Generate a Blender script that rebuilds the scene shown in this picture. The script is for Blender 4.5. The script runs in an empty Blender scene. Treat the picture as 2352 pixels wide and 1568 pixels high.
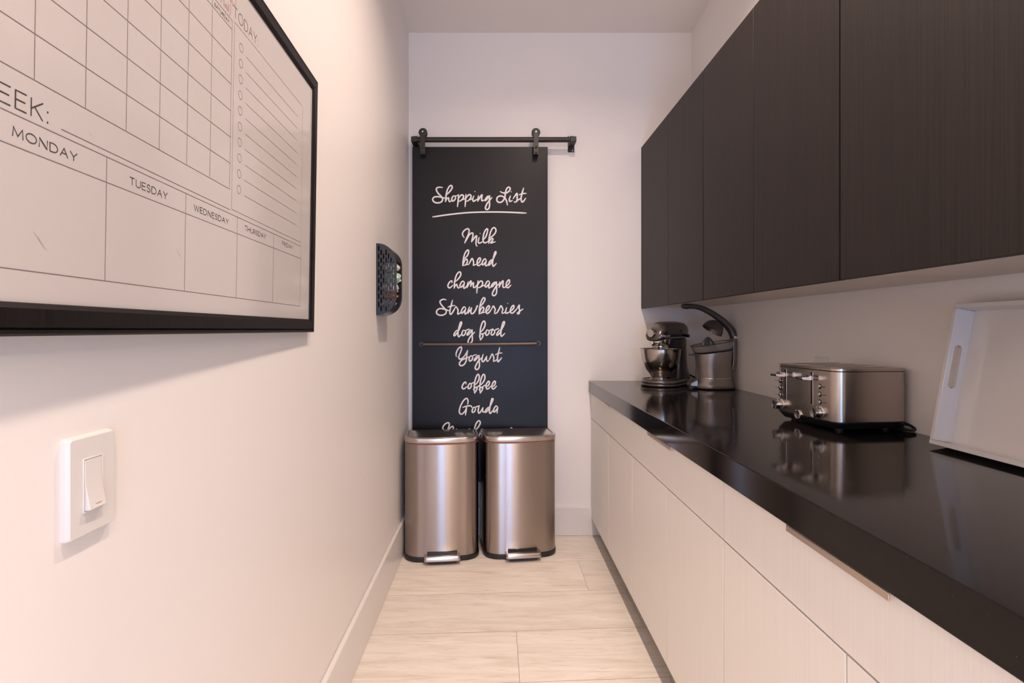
import bpy, bmesh, math, random
from mathutils import Vector, Matrix, noise

C = bpy.context.scene.collection
SC = bpy.context.scene
rnd = random.Random(7)
PI = math.pi

# ------------------------------------------------------------------ camera, sky, lights, exposure
FPX = 1260.0                                     # focal length in pixels of the 2352 px wide frame
CAM_H = 1.216
cam = bpy.data.cameras.new('camera')
cam.sensor_width = 36.0
cam.lens = FPX / 2352.0 * 36.0
cam.shift_x = (1176 - 1138) / 2352.0
cam.shift_y = -(784 - 757) / 2352.0
cam.clip_start = 0.02
cam_ob = bpy.data.objects.new('camera', cam)
cam_ob.location = (0, 0, CAM_H)
cam_ob.rotation_euler = (PI / 2, 0, 0)
C.objects.link(cam_ob)
SC.camera = cam_ob

SC.view_settings.view_transform = 'Standard'
SC.view_settings.look = 'None'
SC.view_settings.gamma = 1.0
SC.view_settings.use_curve_mapping = False
SC.view_settings.exposure = 0.02

world = bpy.data.worlds.new('sky')
SC.world = world
world.use_nodes = True
_bg = world.node_tree.nodes['Background']
_bg.inputs['Color'].default_value = (0.55, 0.74, 1.0, 1)
_bg.inputs['Strength'].default_value = 2.2

WARM = (1.0, 0.775, 0.635)
COOL = (0.44, 0.66, 1.0)

def area(name, loc, rot, energy, color, sx, sy=None, shape='RECTANGLE', spread=PI):
    l = bpy.data.lights.new(name, 'AREA')
    l.shape = shape
    l.size = sx
    if sy: l.size_y = sy
    l.energy = energy
    l.color = color
    l.spread = spread
    o = bpy.data.objects.new(name, l)
    o.location = loc
    o.rotation_euler = rot
    C.objects.link(o)
    return o

WALL_L, WALL_B = -0.515, 3.256
WALL_R = 1.238
def ceil_z(y): return 2.978 + 0.058 * (WALL_B - y)
LAMPS = [(0.36, 1.75, 19.5), (0.36, 0.42, 18.5), (0.36, -0.95, 16)]  # the last one, behind the camera, is added for more light
for lx, ly, le in LAMPS:
    area('downlight_beam', (lx, ly, ceil_z(ly) - 0.035), (0, 0, 0), le, WARM, 0.085, shape='DISK', spread=math.radians(150))
ROOM_F = -3.6                                    # wall behind the camera, with the windows
# daylight entering through the windows behind the camera
area('window_daylight', (0.46, ROOM_F - 0.12, 0.89), (PI / 2, 0, 0), 56, (0.19, 0.46, 1.0), 0.76, 1.60)
area('window_daylight', (3.4, ROOM_F - 0.12, 1.15), (PI / 2, 0, 0), 26, COOL, 2.2, 2.05)
area('rear_room_fill', (2.8, -1.9, 2.95), (0, 0, 0), 60, WARM, 0.3, shape='DISK')  # warm fill added in the unseen room, no fixture modelled
FILL_POS = (0.98, -2.1, 2.02)
FILL_GLOW = 58.0                                 # added globe glows to lift the ceiling and upper back wall

# ------------------------------------------------------------------ materials
MATS = {}
def mat(name, col=(0.8, 0.8, 0.8), rough=0.5, metal=0.0, spec=0.5, coat=0.0, trans=0.0, emit=None, estr=0.0, ior=None, alpha=1.0):
    m = bpy.data.materials.new(name)
    m.use_nodes = True
    p = m.node_tree.nodes['Principled BSDF']
    p.inputs['Base Color'].default_value = (*col, 1)
    p.inputs['Roughness'].default_value = rough
    p.inputs['Metallic'].default_value = metal
    p.inputs['Specular IOR Level'].default_value = spec
    p.inputs['Coat Weight'].default_value = coat
    p.inputs['Coat Roughness'].default_value = 0.05
    p.inputs['Transmission Weight'].default_value = trans
    p.inputs['Alpha'].default_value = alpha
    if ior: p.inputs['IOR'].default_value = ior
    if emit:
        p.inputs['Emission Color'].default_value = (*emit, 1)
        p.inputs['Emission Strength'].default_value = estr
    MATS[name] = m
    return m

def nodes(m): return m.node_tree.nodes, m.node_tree.links, m.node_tree.nodes['Principled BSDF']

def coords(m, scale=(1, 1, 1), rot=(0, 0, 0), kind='Object'):
    N, L, p = nodes(m)
    tc = N.new('ShaderNodeTexCoord'); mp = N.new('ShaderNodeMapping')
    mp.inputs['Scale'].default_value = scale
    mp.inputs['Rotation'].default_value = rot
    L.new(tc.outputs[kind], mp.inputs['Vector'])
    return mp.outputs['Vector']

def noise_tex(m, vec, scale, detail=3, rough=0.55, dist=0.0):
    N, L, p = nodes(m)
    n = N.new('ShaderNodeTexNoise')
    n.inputs['Scale'].default_value = scale
    n.inputs['Detail'].default_value = detail
    n.inputs['Roughness'].default_value = rough
    n.inputs['Distortion'].default_value = dist
    L.new(vec, n.inputs['Vector'])
    return n.outputs['Fac']

def ramp(m, fac, stops):
    N, L, p = nodes(m)
    r = N.new('ShaderNodeValToRGB')
    e = r.color_ramp.elements
    e[0].position, e[0].color = stops[0][0], (*stops[0][1], 1)
    e[1].position, e[1].color = stops[-1][0], (*stops[-1][1], 1)
    for pos, c in stops[1:-1]:
        k = e.new(pos); k.color = (*c, 1)
    L.new(fac, r.inputs['Fac'])
    return r.outputs['Color']

def bump(m, fac, strength, dist=0.001):
    N, L, p = nodes(m)
    b = N.new('ShaderNodeBump')
    b.inputs['Strength'].default_value = strength
    b.inputs['Distance'].default_value = dist
    L.new(fac, b.inputs['Height'])
    L.new(b.outputs['Normal'], p.inputs['Normal'])
    return b

def mixc(m, fac, a, b):
    N, L, p = nodes(m)
    x = N.new('ShaderNodeMix'); x.data_type = 'RGBA'
    for sock, v in ((x.inputs[0], fac), (x.inputs[6], a), (x.inputs[7], b)):
        if hasattr(v, 'links'): L.new(v, sock)
        elif isinstance(v, tuple): sock.default_value = (*v, 1)
        else: sock.default_value = v
    return x.outputs[2]

def setcol(m, out):
    N, L, p = nodes(m); L.new(out, p.inputs['Base Color'])

# painted drywall with orange-peel texture
def paint(name, col, rough=0.42):
    m = mat(name, col, rough, spec=0.4)
    v = coords(m)
    bump(m, noise_tex(m, v, 260, 2), 0.05, 0.001)
    return m
M_WALL = paint('wall_paint', (0.90, 0.865, 0.84))
M_CEIL = paint('ceiling_paint', (0.94, 0.895, 0.86), 0.6)
M_TRIM = mat('trim_paint', (0.82, 0.79, 0.77), 0.3, spec=0.5)

M_FLOOR = mat('oak_plank', rough=0.42, spec=0.35)
def _floor(m):
    N, L, p = nodes(m)
    g = N.new('ShaderNodeNewGeometry')
    tc = N.new('ShaderNodeTexCoord')
    off = N.new('ShaderNodeVectorMath'); off.operation = 'SCALE'
    comb = N.new('ShaderNodeCombineXYZ')
    L.new(g.outputs['Random Per Island'], comb.inputs['X']); L.new(g.outputs['Random Per Island'], comb.inputs['Y'])
    L.new(comb.outputs[0], off.inputs[0]); off.inputs['Scale'].default_value = 37.0
    add = N.new('ShaderNodeVectorMath'); add.operation = 'ADD'
    L.new(tc.outputs['Object'], add.inputs[0]); L.new(off.outputs[0], add.inputs[1])
    mp = N.new('ShaderNodeMapping'); mp.inputs['Scale'].default_value = (1.3, 11, 1)
    L.new(add.outputs[0], mp.inputs['Vector'])
    n1 = noise_tex(m, mp.outputs['Vector'], 1.8, 6, 0.62, 1.1)
    mp2 = N.new('ShaderNodeMapping'); mp2.inputs['Scale'].default_value = (6.5, 110, 1)
    L.new(add.outputs[0], mp2.inputs['Vector'])
    n2 = noise_tex(m, mp2.outputs['Vector'], 1.5, 4, 0.6, 0.6)
    c1 = ramp(m, n1, [(0.30, (0.72, 0.64, 0.55)), (0.50, (0.84, 0.775, 0.69)), (0.72, (0.91, 0.86, 0.79))])
    c2 = ramp(m, n2, [(0.27, (0.60, 0.55, 0.49)), (0.44, (1, 1, 1))])
    mu = N.new('ShaderNodeMix'); mu.data_type = 'RGBA'; mu.blend_type = 'MULTIPLY'; mu.inputs[0].default_value = 0.6
    L.new(c1, mu.inputs[6]); L.new(c2, mu.inputs[7])
    hs = N.new('ShaderNodeHueSaturation')
    mr = N.new('ShaderNodeMapRange'); mr.inputs['To Min'].default_value = 0.98; mr.inputs['To Max'].default_value = 1.08
    L.new(g.outputs['Random Per Island'], mr.inputs['Value']); L.new(mr.outputs[0], hs.inputs['Value'])
    L.new(mu.outputs[2], hs.inputs['Color'])
    L.new(hs.outputs[0], p.inputs['Base Color'])
    bump(m, n2, 0.12, 0.001)
_floor(M_FLOOR)
M_GROOVE = mat('floor_groove', (0.27, 0.21, 0.16), 0.8)

# vertical-grain laminates
def laminate(name, dark, light, rough, bstr, spec=0.5):
    m = mat(name, rough=rough, spec=spec)
    v = coords(m, (260, 260, 2.2))
    f = noise_tex(m, v, 1.0, 3, 0.6)
    v2 = coords(m, (900, 900, 9))
    f2 = noise_tex(m, v2, 1.0, 2, 0.5)
    setcol(m, ramp(m, f, [(0.3, dark), (0.7, light)]))
    bump(m, f2, bstr, 0.0006)
    return m
M_UPPER = laminate('espresso_laminate', (0.010, 0.0075, 0.007), (0.022, 0.0165, 0.0155), 0.52, 0.35, 0.30)
M_LOWER = laminate('white_laminate', (0.84, 0.815, 0.785), (0.88, 0.855, 0.825), 0.42, 0.15, 0.4)
M_UNDER = mat('maple_melamine', (0.80, 0.68, 0.585), 0.35)
M_KICK = mat('toe_kick', (0.25, 0.19, 0.15), 0.5)
M_GAP = mat('dark_gap', (0.02, 0.016, 0.015), 0.7)
M_BLACKEDGE = mat('black_edge_band', (0.012, 0.011, 0.011), 0.4)

M_STONE = mat('black_quartz', (0.008, 0.0065, 0.0065), 0.07, spec=0.26)
def _stone(m):
    v = coords(m)
    N, L, p = nodes(m)
    f = noise_tex(m, v, 420, 1)
    sp = ramp(m, f, [(0.79, (0.008, 0.0065, 0.0065)), (0.83, (0.16, 0.145, 0.14))])
    setcol(m, sp)
    f3 = noise_tex(m, v, 5, 3)
    r = N.new('ShaderNodeMapRange'); r.inputs['To Min'].default_value = 0.05; r.inputs['To Max'].default_value = 0.12
    L.new(f3, r.inputs['Value']); L.new(r.outputs[0], p.inputs['Roughness'])
_stone(M_STONE)

def steel(name, col, rough, vec_scale, bstr=0.06, wave=0.0, aniso=0.0):
    m = mat(name, col, rough, metal=1.0)
    N, L, p = nodes(m)
    p.inputs['Anisotropic'].default_value = aniso
    if aniso:
        tg = N.new('ShaderNodeTangent'); tg.direction_type = 'RADIAL'; tg.axis = 'Z'
        p.inputs['Anisotropic Rotation'].default_value = 0.25
        L.new(tg.outputs['Tangent'], p.inputs['Tangent'])
    f = noise_tex(m, coords(m, vec_scale), 1.0, 2)
    b = bump(m, f, bstr, 0.0005)
    if wave:
        f2 = noise_tex(m, coords(m, (7, 7, 2.6)), 1.0, 1)
        b2 = N.new('ShaderNodeBump'); b2.inputs['Strength'].default_value = wave; b2.inputs['Distance'].default_value = 0.01
        L.new(f2, b2.inputs['Height'])
        L.new(b2.outputs['Normal'], b.inputs['Normal'])
    return m
M_BIN = steel('brushed_steel_bin', (0.41, 0.355, 0.32), 0.28, (30, 30, 1500), 0.01, 0.055, 0.98)
M_BINLID = steel('brushed_steel_lid', (0.60, 0.545, 0.51), 0.24, (20, 1200, 1200), 0.05)
M_TOAST = steel('brushed_steel_toaster', (0.47, 0.415, 0.375), 0.22, (1400, 1400, 20), 0.06, 0.0)
M_BOWL = steel('steel_bowl', (0.46, 0.41, 0.37), 0.18, (30, 30, 900), 0.04)
M_CHROME = mat('chrome', (0.75, 0.73, 0.72), 0.08, 1.0)
M_NICKEL = mat('brushed_nickel', (0.62, 0.52, 0.46), 0.32, 1.0)
M_MIXER = mat('pewter_enamel', (0.115, 0.095, 0.088), 0.28, 0.55, coat=0.5)
M_JUICE = mat('silver_paint', (0.29, 0.25, 0.23), 0.33, 0.6, coat=0.25)
M_ARM = mat('gunmetal_paint', (0.11, 0.09, 0.083), 0.3, 0.5, coat=0.3)
M_BLACKP = mat('black_plastic', (0.012, 0.012, 0.013), 0.35)
M_BLACKG = mat('gloss_black_plastic', (0.009, 0.009, 0.01), 0.12)
M_SMOKE = mat('smoked_clear_plastic', (0.72, 0.67, 0.63), 0.06, trans=0.75, ior=1.45)
M_IRON = mat('black_iron', (0.020, 0.017, 0.016), 0.42, spec=0.5)
def _blackboard():
    m = mat('chalkboard_paint', (0.007, 0.007, 0.009), 0.38, spec=0.28)
    N, L, p = nodes(m)
    f = noise_tex(m, coords(m), 2.4, 4)
    r = N.new('ShaderNodeMapRange'); r.inputs['To Min'].default_value = 0.30; r.inputs['To Max'].default_value = 0.44
    L.new(f, r.inputs['Value']); L.new(r.outputs[0], p.inputs['Roughness'])
    bump(m, noise_tex(m, coords(m), 9, 2), 0.06, 0.004)
    return m
M_BOARD = _blackboard()
M_CHALK = mat('white_lettering', (0.86, 0.83, 0.84), 0.5)
M_CALFACE = mat('dry_erase_face', (0.61, 0.57, 0.55), 0.11, spec=0.5)
M_PRINT = mat('grey_print', (0.20, 0.16, 0.15), 0.4)
M_PRINTD = mat('dark_print', (0.055, 0.045, 0.045), 0.4)
M_REDINK = mat('red_marker', (0.50, 0.25, 0.20), 0.5)
M_FRAME = laminate('black_frame_wood', (0.006, 0.005, 0.005), (0.014, 0.011, 0.0105), 0.42, 0.1, 0.22)
M_WHITEP = mat('white_plastic', (0.76, 0.735, 0.71), 0.3)
M_AMBER = mat('amber_indicator', (0.62, 0.40, 0.25), 0.4)
M_LACQ = mat('white_lacquer', (0.80, 0.765, 0.735), 0.055, spec=0.6)
bump(M_LACQ, noise_tex(M_LACQ, coords(M_LACQ), 90, 2), 0.03, 0.001)
M_BLUEMETAL = mat('perforated_dark_metal', (0.022, 0.026, 0.034), 0.30, 0.4, coat=0.3)
M_BROWNMETAL = mat('brown_black_metal', (0.050, 0.040, 0.039), 0.28, 0.4, coat=0.3)
M_COPPER = mat('copper_red_bag', (0.62, 0.25, 0.20), 0.35)
M_BAGW = mat('white_bag_film', (0.82, 0.78, 0.74), 0.3)
M_BAGG = mat('pale_green_bag_film', (0.52, 0.72, 0.58), 0.3)
M_BAGO = mat('orange_bag_film', (0.62, 0.20, 0.05), 0.35)
M_BAGC = mat('clear_grey_bag_film', (0.50, 0.45, 0.45), 0.15)
M_BAGT = mat('tan_bag_film', (0.42, 0.28, 0.13), 0.35)
M_LAMP = mat('lamp_lens', (0.9, 0.85, 0.8), 0.4, emit=WARM, estr=14.0)
M_GLASS = mat('window_glass', (0.9, 0.95, 1.0), 0.02, trans=1.0, ior=1.1)
M_RUBBER = mat('cord_rubber', (0.012, 0.012, 0.012), 0.5)

# ------------------------------------------------------------------ mesh helpers
def root_loc(p):
    while p.parent: p = p.parent
    return p.location.copy()

def obj(name, bm, m, parent=None, world=True, smooth=None, bevel=0.0, seg=2, recalc=True):
    if recalc: bmesh.ops.recalc_face_normals(bm, faces=bm.faces)
    if parent is not None and world:
        bmesh.ops.translate(bm, verts=bm.verts, vec=-root_loc(parent))
    me = bpy.data.meshes.new(name)
    bm.to_mesh(me); bm.free()
    ms = m if isinstance(m, (list, tuple)) else [m]
    for x in ms: me.materials.append(x)
    o = bpy.data.objects.new(name, me)
    C.objects.link(o)
    if parent is not None: o.parent = parent
    if smooth is not None:
        me.shade_smooth()
        me.set_sharp_from_angle(angle=math.radians(smooth))
    if bevel:
        b = o.modifiers.new('bevel', 'BEVEL')
        b.width = bevel; b.segments = seg; b.limit_method = 'ANGLE'; b.angle_limit = math.radians(40)
        b.harden_normals = False
        if smooth is None:
            me.shade_smooth(); me.set_sharp_from_angle(angle=math.radians(50))
    return o

def thing(name, loc, label, cat, group=None, rotz=0.0):
    o = bpy.data.objects.new(name, None)
    o.empty_display_size = 0.05
    o.location = loc; o.rotation_euler = (0, 0, rotz)
    C.objects.link(o)
    return tag(o, label, cat, group)

def tag(o, label=None, cat=None, group=None):
    if label: o['label'] = label
    if cat: o['category'] = cat
    if group: o['group'] = group
    return o

def struct(name, bm, m, label=None, **k):
    o = obj(name, bm, m, **k)
    o['kind'] = 'structure'
    return o

def NB(): return bmesh.new()

def box(bm, x0, x1, y0, y1, z0, z1, mi=0):
    v = [bm.verts.new(p) for p in ((x0, y0, z0), (x1, y0, z0), (x1, y1, z0), (x0, y1, z0),
                                   (x0, y0, z1), (x1, y0, z1), (x1, y1, z1), (x0, y1, z1))]
    fs = []
    for q in ((3, 2, 1, 0), (4, 5, 6, 7), (0, 1, 5, 4), (1, 2, 6, 5), (2, 3, 7, 6), (3, 0, 4, 7)):
        f = bm.faces.new([v[i] for i in q]); f.material_index = mi; fs.append(f)
    return v

def hexa(bm, pts):
    v = [bm.verts.new(p) for p in pts]
    for q in ((3, 2, 1, 0), (4, 5, 6, 7), (0, 1, 5, 4), (1, 2, 6, 5), (2, 3, 7, 6), (3, 0, 4, 7)):
        bm.faces.new([v[i] for i in q])
    return v

def loft(bm, loops, cap0=True, cap1=True, close=True):
    rows = [[bm.verts.new(p) for p in lp] for lp in loops]
    n = len(rows[0])
    for a, b in zip(rows, rows[1:]):
        for i in range(n if close else n - 1):
            j = (i + 1) % n
            bm.faces.new((a[i], a[j], b[j], b[i]))
    if cap0: bm.faces.new(list(reversed(rows[0])))
    if cap1: bm.faces.new(rows[-1])
    return rows

def lathe(bm, prof, c=(0, 0, 0), n=48, axis='Z', cap0=False, cap1=False, M=None):
    loops = []
    for r, h in prof:
        lp = []
        for i in range(n):
            a = 2 * PI * i / n
            p = (r * math.cos(a), r * math.sin(a), h)
            if axis == 'X': p = (p[2], p[0], p[1])
            if axis == 'Y': p = (p[0], p[2], p[1])
            p = Vector(p)
            if M is not None: p = M @ p
            lp.append(p + Vector(c))
        loops.append(lp)
    return loft(bm, loops, cap0, cap1)

def spline(pts, n=8, closed=False):
    P = [Vector(p) for p in pts]
    out = []
    m = len(P)
    rng = range(m if closed else m - 1)
    for i in rng:
        p1, p2 = P[i], P[(i + 1) % m]
        p0 = P[(i - 1) % m] if (closed or i > 0) else p1 * 2 - p2
        p3 = P[(i + 2) % m] if (closed or i + 2 < m) else p2 * 2 - p1
        for k in range(n):
            t = k / n
            out.append(0.5 * ((2 * p1) + (p2 - p0) * t + (2 * p0 - 5 * p1 + 4 * p2 - p3) * t * t + (3 * p1 - p0 - 3 * p2 + p3) * t ** 3))
    if not closed: out.append(P[-1])
    return out

def tube(bm, pts, r, n=10, caps=True):
    pts = [Vector(p) for p in pts]
    rr = r if isinstance(r, (list, tuple)) else [r] * len(pts)
    loops = []
    up = None
    for i, p in enumerate(pts):
        t = (pts[min(i + 1, len(pts) - 1)] - pts[max(i - 1, 0)]).normalized()
        if up is None:
            up = Vector((0, 0, 1)) if abs(t.z) < 0.9 else Vector((1, 0, 0))
        u = (up - t * up.dot(t)).normalized()
        up = u
        w = t.cross(u)
        q = rr[i]
        qa, qb = q if isinstance(q, tuple) else (q, q)
        loops.append([p + u * (qa * math.cos(2 * PI * k / n)) + w * (qb * math.sin(2 * PI * k / n)) for k in range(n)])
    loft(bm, loops, caps, caps)

def rrect(w, d, r, n=6, cx=0.0, cy=0.0, rf=None):
    """rounded rectangle outline, counter-clockwise; rf = radius of the two front (-y) corners"""
    rf = r if rf is None else rf
    out = []
    for sx, sy, rad, a0 in ((1, -1, rf, -90), (1, 1, r, 0), (-1, 1, r, 90), (-1, -1, rf, 180)):
        ox, oy = cx + sx * (w / 2 - rad), cy + sy * (d / 2 - rad)
        for k in range(n + 1):
            a = math.radians(a0 + 90 * k / n)
            out.append((ox + rad * math.cos(a), oy + rad * math.sin(a)))
    return out

def offset_loop(lp, d):
    out = []
    n = len(lp)
    for i in range(n):
        a, b, c = Vector(lp[i - 1]), Vector(lp[i]), Vector(lp[(i + 1) % n])
        e = (c - a)
        if e.length < 1e-9: e = c - b
        e.normalize()
        nrm = Vector((e.y, -e.x))
        q = b + nrm * d
        out.append((q.x, q.y))
    return out

def plate_holes(outer, holes, to3d, thick_vec):
    """flat plate with holes: outlines in 2D, to3d maps (u,v)->3D, extruded by thick_vec"""
    bm = NB()
    edges = []
    for lp in [outer] + holes:
        vs = [bm.verts.new((p[0], p[1], 0)) for p in lp]
        for i in range(len(vs)):
            edges.append(bm.edges.new((vs[i], vs[(i + 1) % len(vs)])))
    bmesh.ops.triangle_fill(bm, use_beauty=True, use_dissolve=False, edges=edges, normal=(0, 0, 1))
    for v in bm.verts: v.co = Vector(to3d(v.co.x, v.co.y))
    r = bmesh.ops.extrude_face_region(bm, geom=bm.faces[:])
    bmesh.ops.translate(bm, verts=[g for g in r['geom'] if isinstance(g, bmesh.types.BMVert)], vec=thick_vec)
    return bm

def slot2d(cx, cy, w, h, n=4):
    r = w / 2
    out = []
    for k in range(n + 1):
        a = PI * k / n
        out.append((cx + r * math.cos(a), cy + h / 2 - r + r * math.sin(a)))
    for k in range(n + 1):
        a = PI + PI * k / n
        out.append((cx + r * math.cos(a), cy - h / 2 + r + r * math.sin(a)))
    return out

_rib = [0]
def ribbon(bm, pts, half, to3d, taper=0.7, smooth=6, round_n=10, lift=0.0):
    """flat brush stroke with rounded ends; to3d(u, v, h) places it, h = paint thickness"""
    q = spline([(p[0], p[1], 0) for p in pts], smooth) if (smooth and len(pts) > 2) else [Vector((p[0], p[1], 0)) for p in pts]
    q = [p for i, p in enumerate(q) if i == 0 or (p - q[i - 1]).length > 1e-7]
    if len(q) < 2: return
    _rib[0] += 1
    h = half * (0.10 + 0.013 * (_rib[0] % 7))
    L = [0.0]
    for a, b in zip(q, q[1:]): L.append(L[-1] + (b - a).length)
    tot = L[-1]
    rows = []
    for i, p in enumerate(q):
        e = min(L[i], tot - L[i]) / (half * 5)
        w = half * (taper + (1 - taper) * min(1.0, e))
        d = (q[min(i + 1, len(q) - 1)] - q[max(i - 1, 0)])
        if d.length < 1e-9: d = q[i] - q[i - 1] if i else q[1] - q[0]
        d.normalize()
        n = Vector((-d.y, d.x, 0))
        sharp = 1.0
        if 0 < i < len(q) - 1:
            a, b = (q[i] - q[i - 1]).normalized(), (q[i + 1] - q[i]).normalized()
            sharp = max(0.5, math.sqrt(max(0.0, (1 + a.dot(b)) / 2)))
        rows.append((p, d, n, w / sharp if smooth == 0 else w))
    prev = None
    for p, d, n, w in rows:
        cur = [bm.verts.new(to3d(p.x + n.x * w, p.y + n.y * w, 0.0)), bm.verts.new(to3d(p.x, p.y, h)), bm.verts.new(to3d(p.x - n.x * w, p.y - n.y * w, 0.0))]
        if prev:
            bm.faces.new((prev[0], prev[1], cur[1], cur[0])); bm.faces.new((prev[1], prev[2], cur[2], cur[1]))
        prev = cur
        p_ = p
    for (p, d, n, w), sg in ((rows[0], -1), (rows[-1], 1)):
        c = bm.verts.new(to3d(p.x, p.y, h))
        ring = []
        for k in range(6):
            a = PI * k / 5
            v = n * (w * math.cos(a)) + d * (sg * w * math.sin(a))
            ring.append(bm.verts.new(to3d(p.x + v.x, p.y + v.y, 0.0)))
        for a, b in zip(ring, ring[1:]): bm.faces.new((c, a, b))

# ------------------------------------------------------------------ the room
FL = -0.515
def plank_floor():
    bm = NB()
    k = 0.055                                   # boards lie slightly askew of the room
    w, gap = 0.324, 0.0007
    r0 = random.Random(3)
    y_edge = 2.243 - 0.57 * k                   # a seam crosses here at x = 0
    row_lo = int((ROOM_F - y_edge) / w) - 2
    row_hi = int((WALL_B - y_edge) / w) + 2
    def add(x0, x1, yb):
        # clipped quad in plan
        poly = [(x0, yb), (x1, yb), (x1, yb + w), (x0, yb + w)]
        pts = []
        for j, (x, y) in enumerate(poly):
            gx = gap if j in (0, 3) else -gap
            gy = gap if j in (0, 1) else -gap
            pts.append((x + gx, y + gy + k * x))
        cl = clip(pts, 5.2, WALL_B)
        if len(cl) < 3: return
        bm.faces.new([bm.verts.new((p[0], p[1], 0.0)) for p in cl])
    def clip(pts, xmax, ymax):
        for ax, lim, sgn in ((0, WALL_L, 1), (0, xmax, -1), (1, ROOM_F, 1), (1, ymax, -1)):
            out = []
            for i in range(len(pts)):
                a, b = pts[i - 1], pts[i]
                da, db = (a[ax] - lim) * sgn, (b[ax] - lim) * sgn
                if da * db < 0:
                    t = da / (da - db)
                    out.append((a[0] + (b[0] - a[0]) * t, a[1] + (b[1] - a[1]) * t))
                if db >= 0: out.append(b)
            pts = out
            if not pts: return []
        return pts
    for row in range(row_lo, row_hi + 1):
        yb = y_edge + row * w
        ln = 1.22
        x = -0.52 - r0.random() * ln
        if row == 1: x = 0.435 - ln              # visible butt joints
        if row == -1: x = 0.084 - ln
        if row in (0, 2, -2): x = -0.61
        while x > -0.6: x -= ln
        while x < 5.3:
            add(x, x + ln, yb); x += ln
    return bm
fl = struct('floor', plank_floor(), M_FLOOR)
bm = NB(); box(bm, WALL_L - 0.1, 5.3, ROOM_F - 0.1, WALL_B + 0.1, -0.05, -0.0015)
sub = struct('floor_base', bm, M_GROOVE)
sub.parent = fl

# ceiling (slopes up gently towards the camera)
bm = NB()
hexa(bm, [(WALL_L - .1, ROOM_F - .1, ceil_z(ROOM_F - .1)), (5.3, ROOM_F - .1, ceil_z(ROOM_F - .1)), (5.3, WALL_B + .1, ceil_z(WALL_B + .1)), (WALL_L - .1, WALL_B + .1, ceil_z(WALL_B + .1)),
          (WALL_L - .1, ROOM_F - .1, 3.6), (5.3, ROOM_F - .1, 3.6), (5.3, WALL_B + .1, 3.6), (WALL_L - .1, WALL_B + .1, 3.6)])
struct('ceiling', bm, M_CEIL)
ZT = 3.45
bm = NB(); box(bm, WALL_L - 0.1, WALL_L, ROOM_F - 0.1, WALL_B + 0.1, -0.04, ZT); struct('wall_left', bm, M_WALL)
bm = NB(); box(bm, WALL_L, WALL_R + 0.1, WALL_B, WALL_B + 0.1, -0.04, ZT); struct('wall_back', bm, M_WALL)
RUN_END = -0.47
bm = NB(); box(bm, WALL_R, WALL_R + 0.12, RUN_END - 0.02, WALL_B, -0.04, ZT)
struct('wall_right', bm, M_WALL)
bm = NB(); box(bm, 1.163, WALL_R, RUN_END - 0.02, WALL_B, 2.2905, ZT)   # furred-out bulkhead above the wall cabinets
o = struct('wall_bulkhead', bm, M_WALL)
bm = NB(); box(bm, WALL_R + 0.12, 5.2, RUN_END - 0.02, RUN_END + 0.1, -0.04, ZT); struct('wall_side', bm, M_WALL)
bm = NB(); box(bm, 5.2, 5.3, ROOM_F - 0.1, RUN_END + 0.1, -0.04, ZT); struct('wall_far', bm, M_WALL)
# wall behind the camera with two glazed openings
W1 = (0.06, 0.86, 0.06, 1.72); W2 = (2.3, 4.5, 0.10, 2.20)
bm = NB()
y0, y1 = ROOM_F - 0.1, ROOM_F
for x0, x1, z0, z1 in ((WALL_L, W1[0], -.04, ZT), (W1[1], W2[0], -.04, ZT), (W2[1], 5.2, -.04, ZT),
                       (W1[0], W1[1], -.04, W1[2]), (W1[0], W1[1], W1[3], ZT), (W2[0], W2[1], -.04, W2[2]), (W2[0], W2[1], W2[3], ZT)):
    box(bm, x0, x1, y0, y1, z0, z1)
struct('wall_front', bm, M_WALL)
for i, (W, cols) in enumerate(((W1, 2), (W2, 3))):
    bm = NB()
    t = 0.05
    x0, x1, z0, z1 = W
    box(bm, x0, x0 + t, y0 + .02, y1, z0, z1); box(bm, x1 - t, x1, y0 + .02, y1, z0, z1)
    box(bm, x0 + t, x1 - t, y0 + .02, y1, z0, z0 + t); box(bm, x0 + t, x1 - t, y0 + .02, y1, z1 - t, z1)
    for c in range(1, cols):
        xc = x0 + (x1 - x0) * c / cols
        box(bm, xc - t / 2, xc + t / 2, y0 + .02, y1, z0 + t, z1 - t)
    box(bm, x0 + t, x1 - t, y0 + .03, y1 - .01, .62 * z1 - t / 2, .62 * z1 + t / 2)
    struct('window_%d' % (i + 1), bm, M_TRIM)

# baseboards
BBH, BBT = 0.18, 0.019
bm = NB(); box(bm, WALL_L, WALL_L + BBT, ROOM_F, WALL_B, 0.0005, BBH)
struct('baseboard_left', bm, M_TRIM, bevel=0.003)
bm = NB(); box(bm, WALL_L + BBT, 0.66, WALL_B - BBT, WALL_B, 0.0005, 0.168)
struct('baseboard_back', bm, M_TRIM, bevel=0.003)

# recessed lamps (only their light falls into the frame)
for i, (lx, ly, le) in enumerate(LAMPS):
    z = ceil_z(ly)
    t = thing('recessed_downlight', (lx, ly, z), ['round recessed downlight in the ceiling nearest the chalkboard wall',
              'round recessed downlight in the ceiling above the toaster', 'added round recessed downlight in the ceiling behind the camera'][i], 'ceiling light', 'recessed ceiling downlights')
    bm = NB(); lathe(bm, [(0.052, z - 0.026), (0.052, z - 0.006), (0.085, z - 0.012), (0.088, z - 0.003), (0.088, z + 0.012), (0.052, z + 0.012)], (lx, ly, 0), 40)
    obj('trim_ring', bm, M_WHITEP, t, smooth=40)
    bm = NB(); lathe(bm, [(0.0005, z - 0.012), (0.0515, z - 0.012)], (lx, ly, 0), 40, cap0=True)
    obj('lens', bm, M_LAMP, t)

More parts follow.
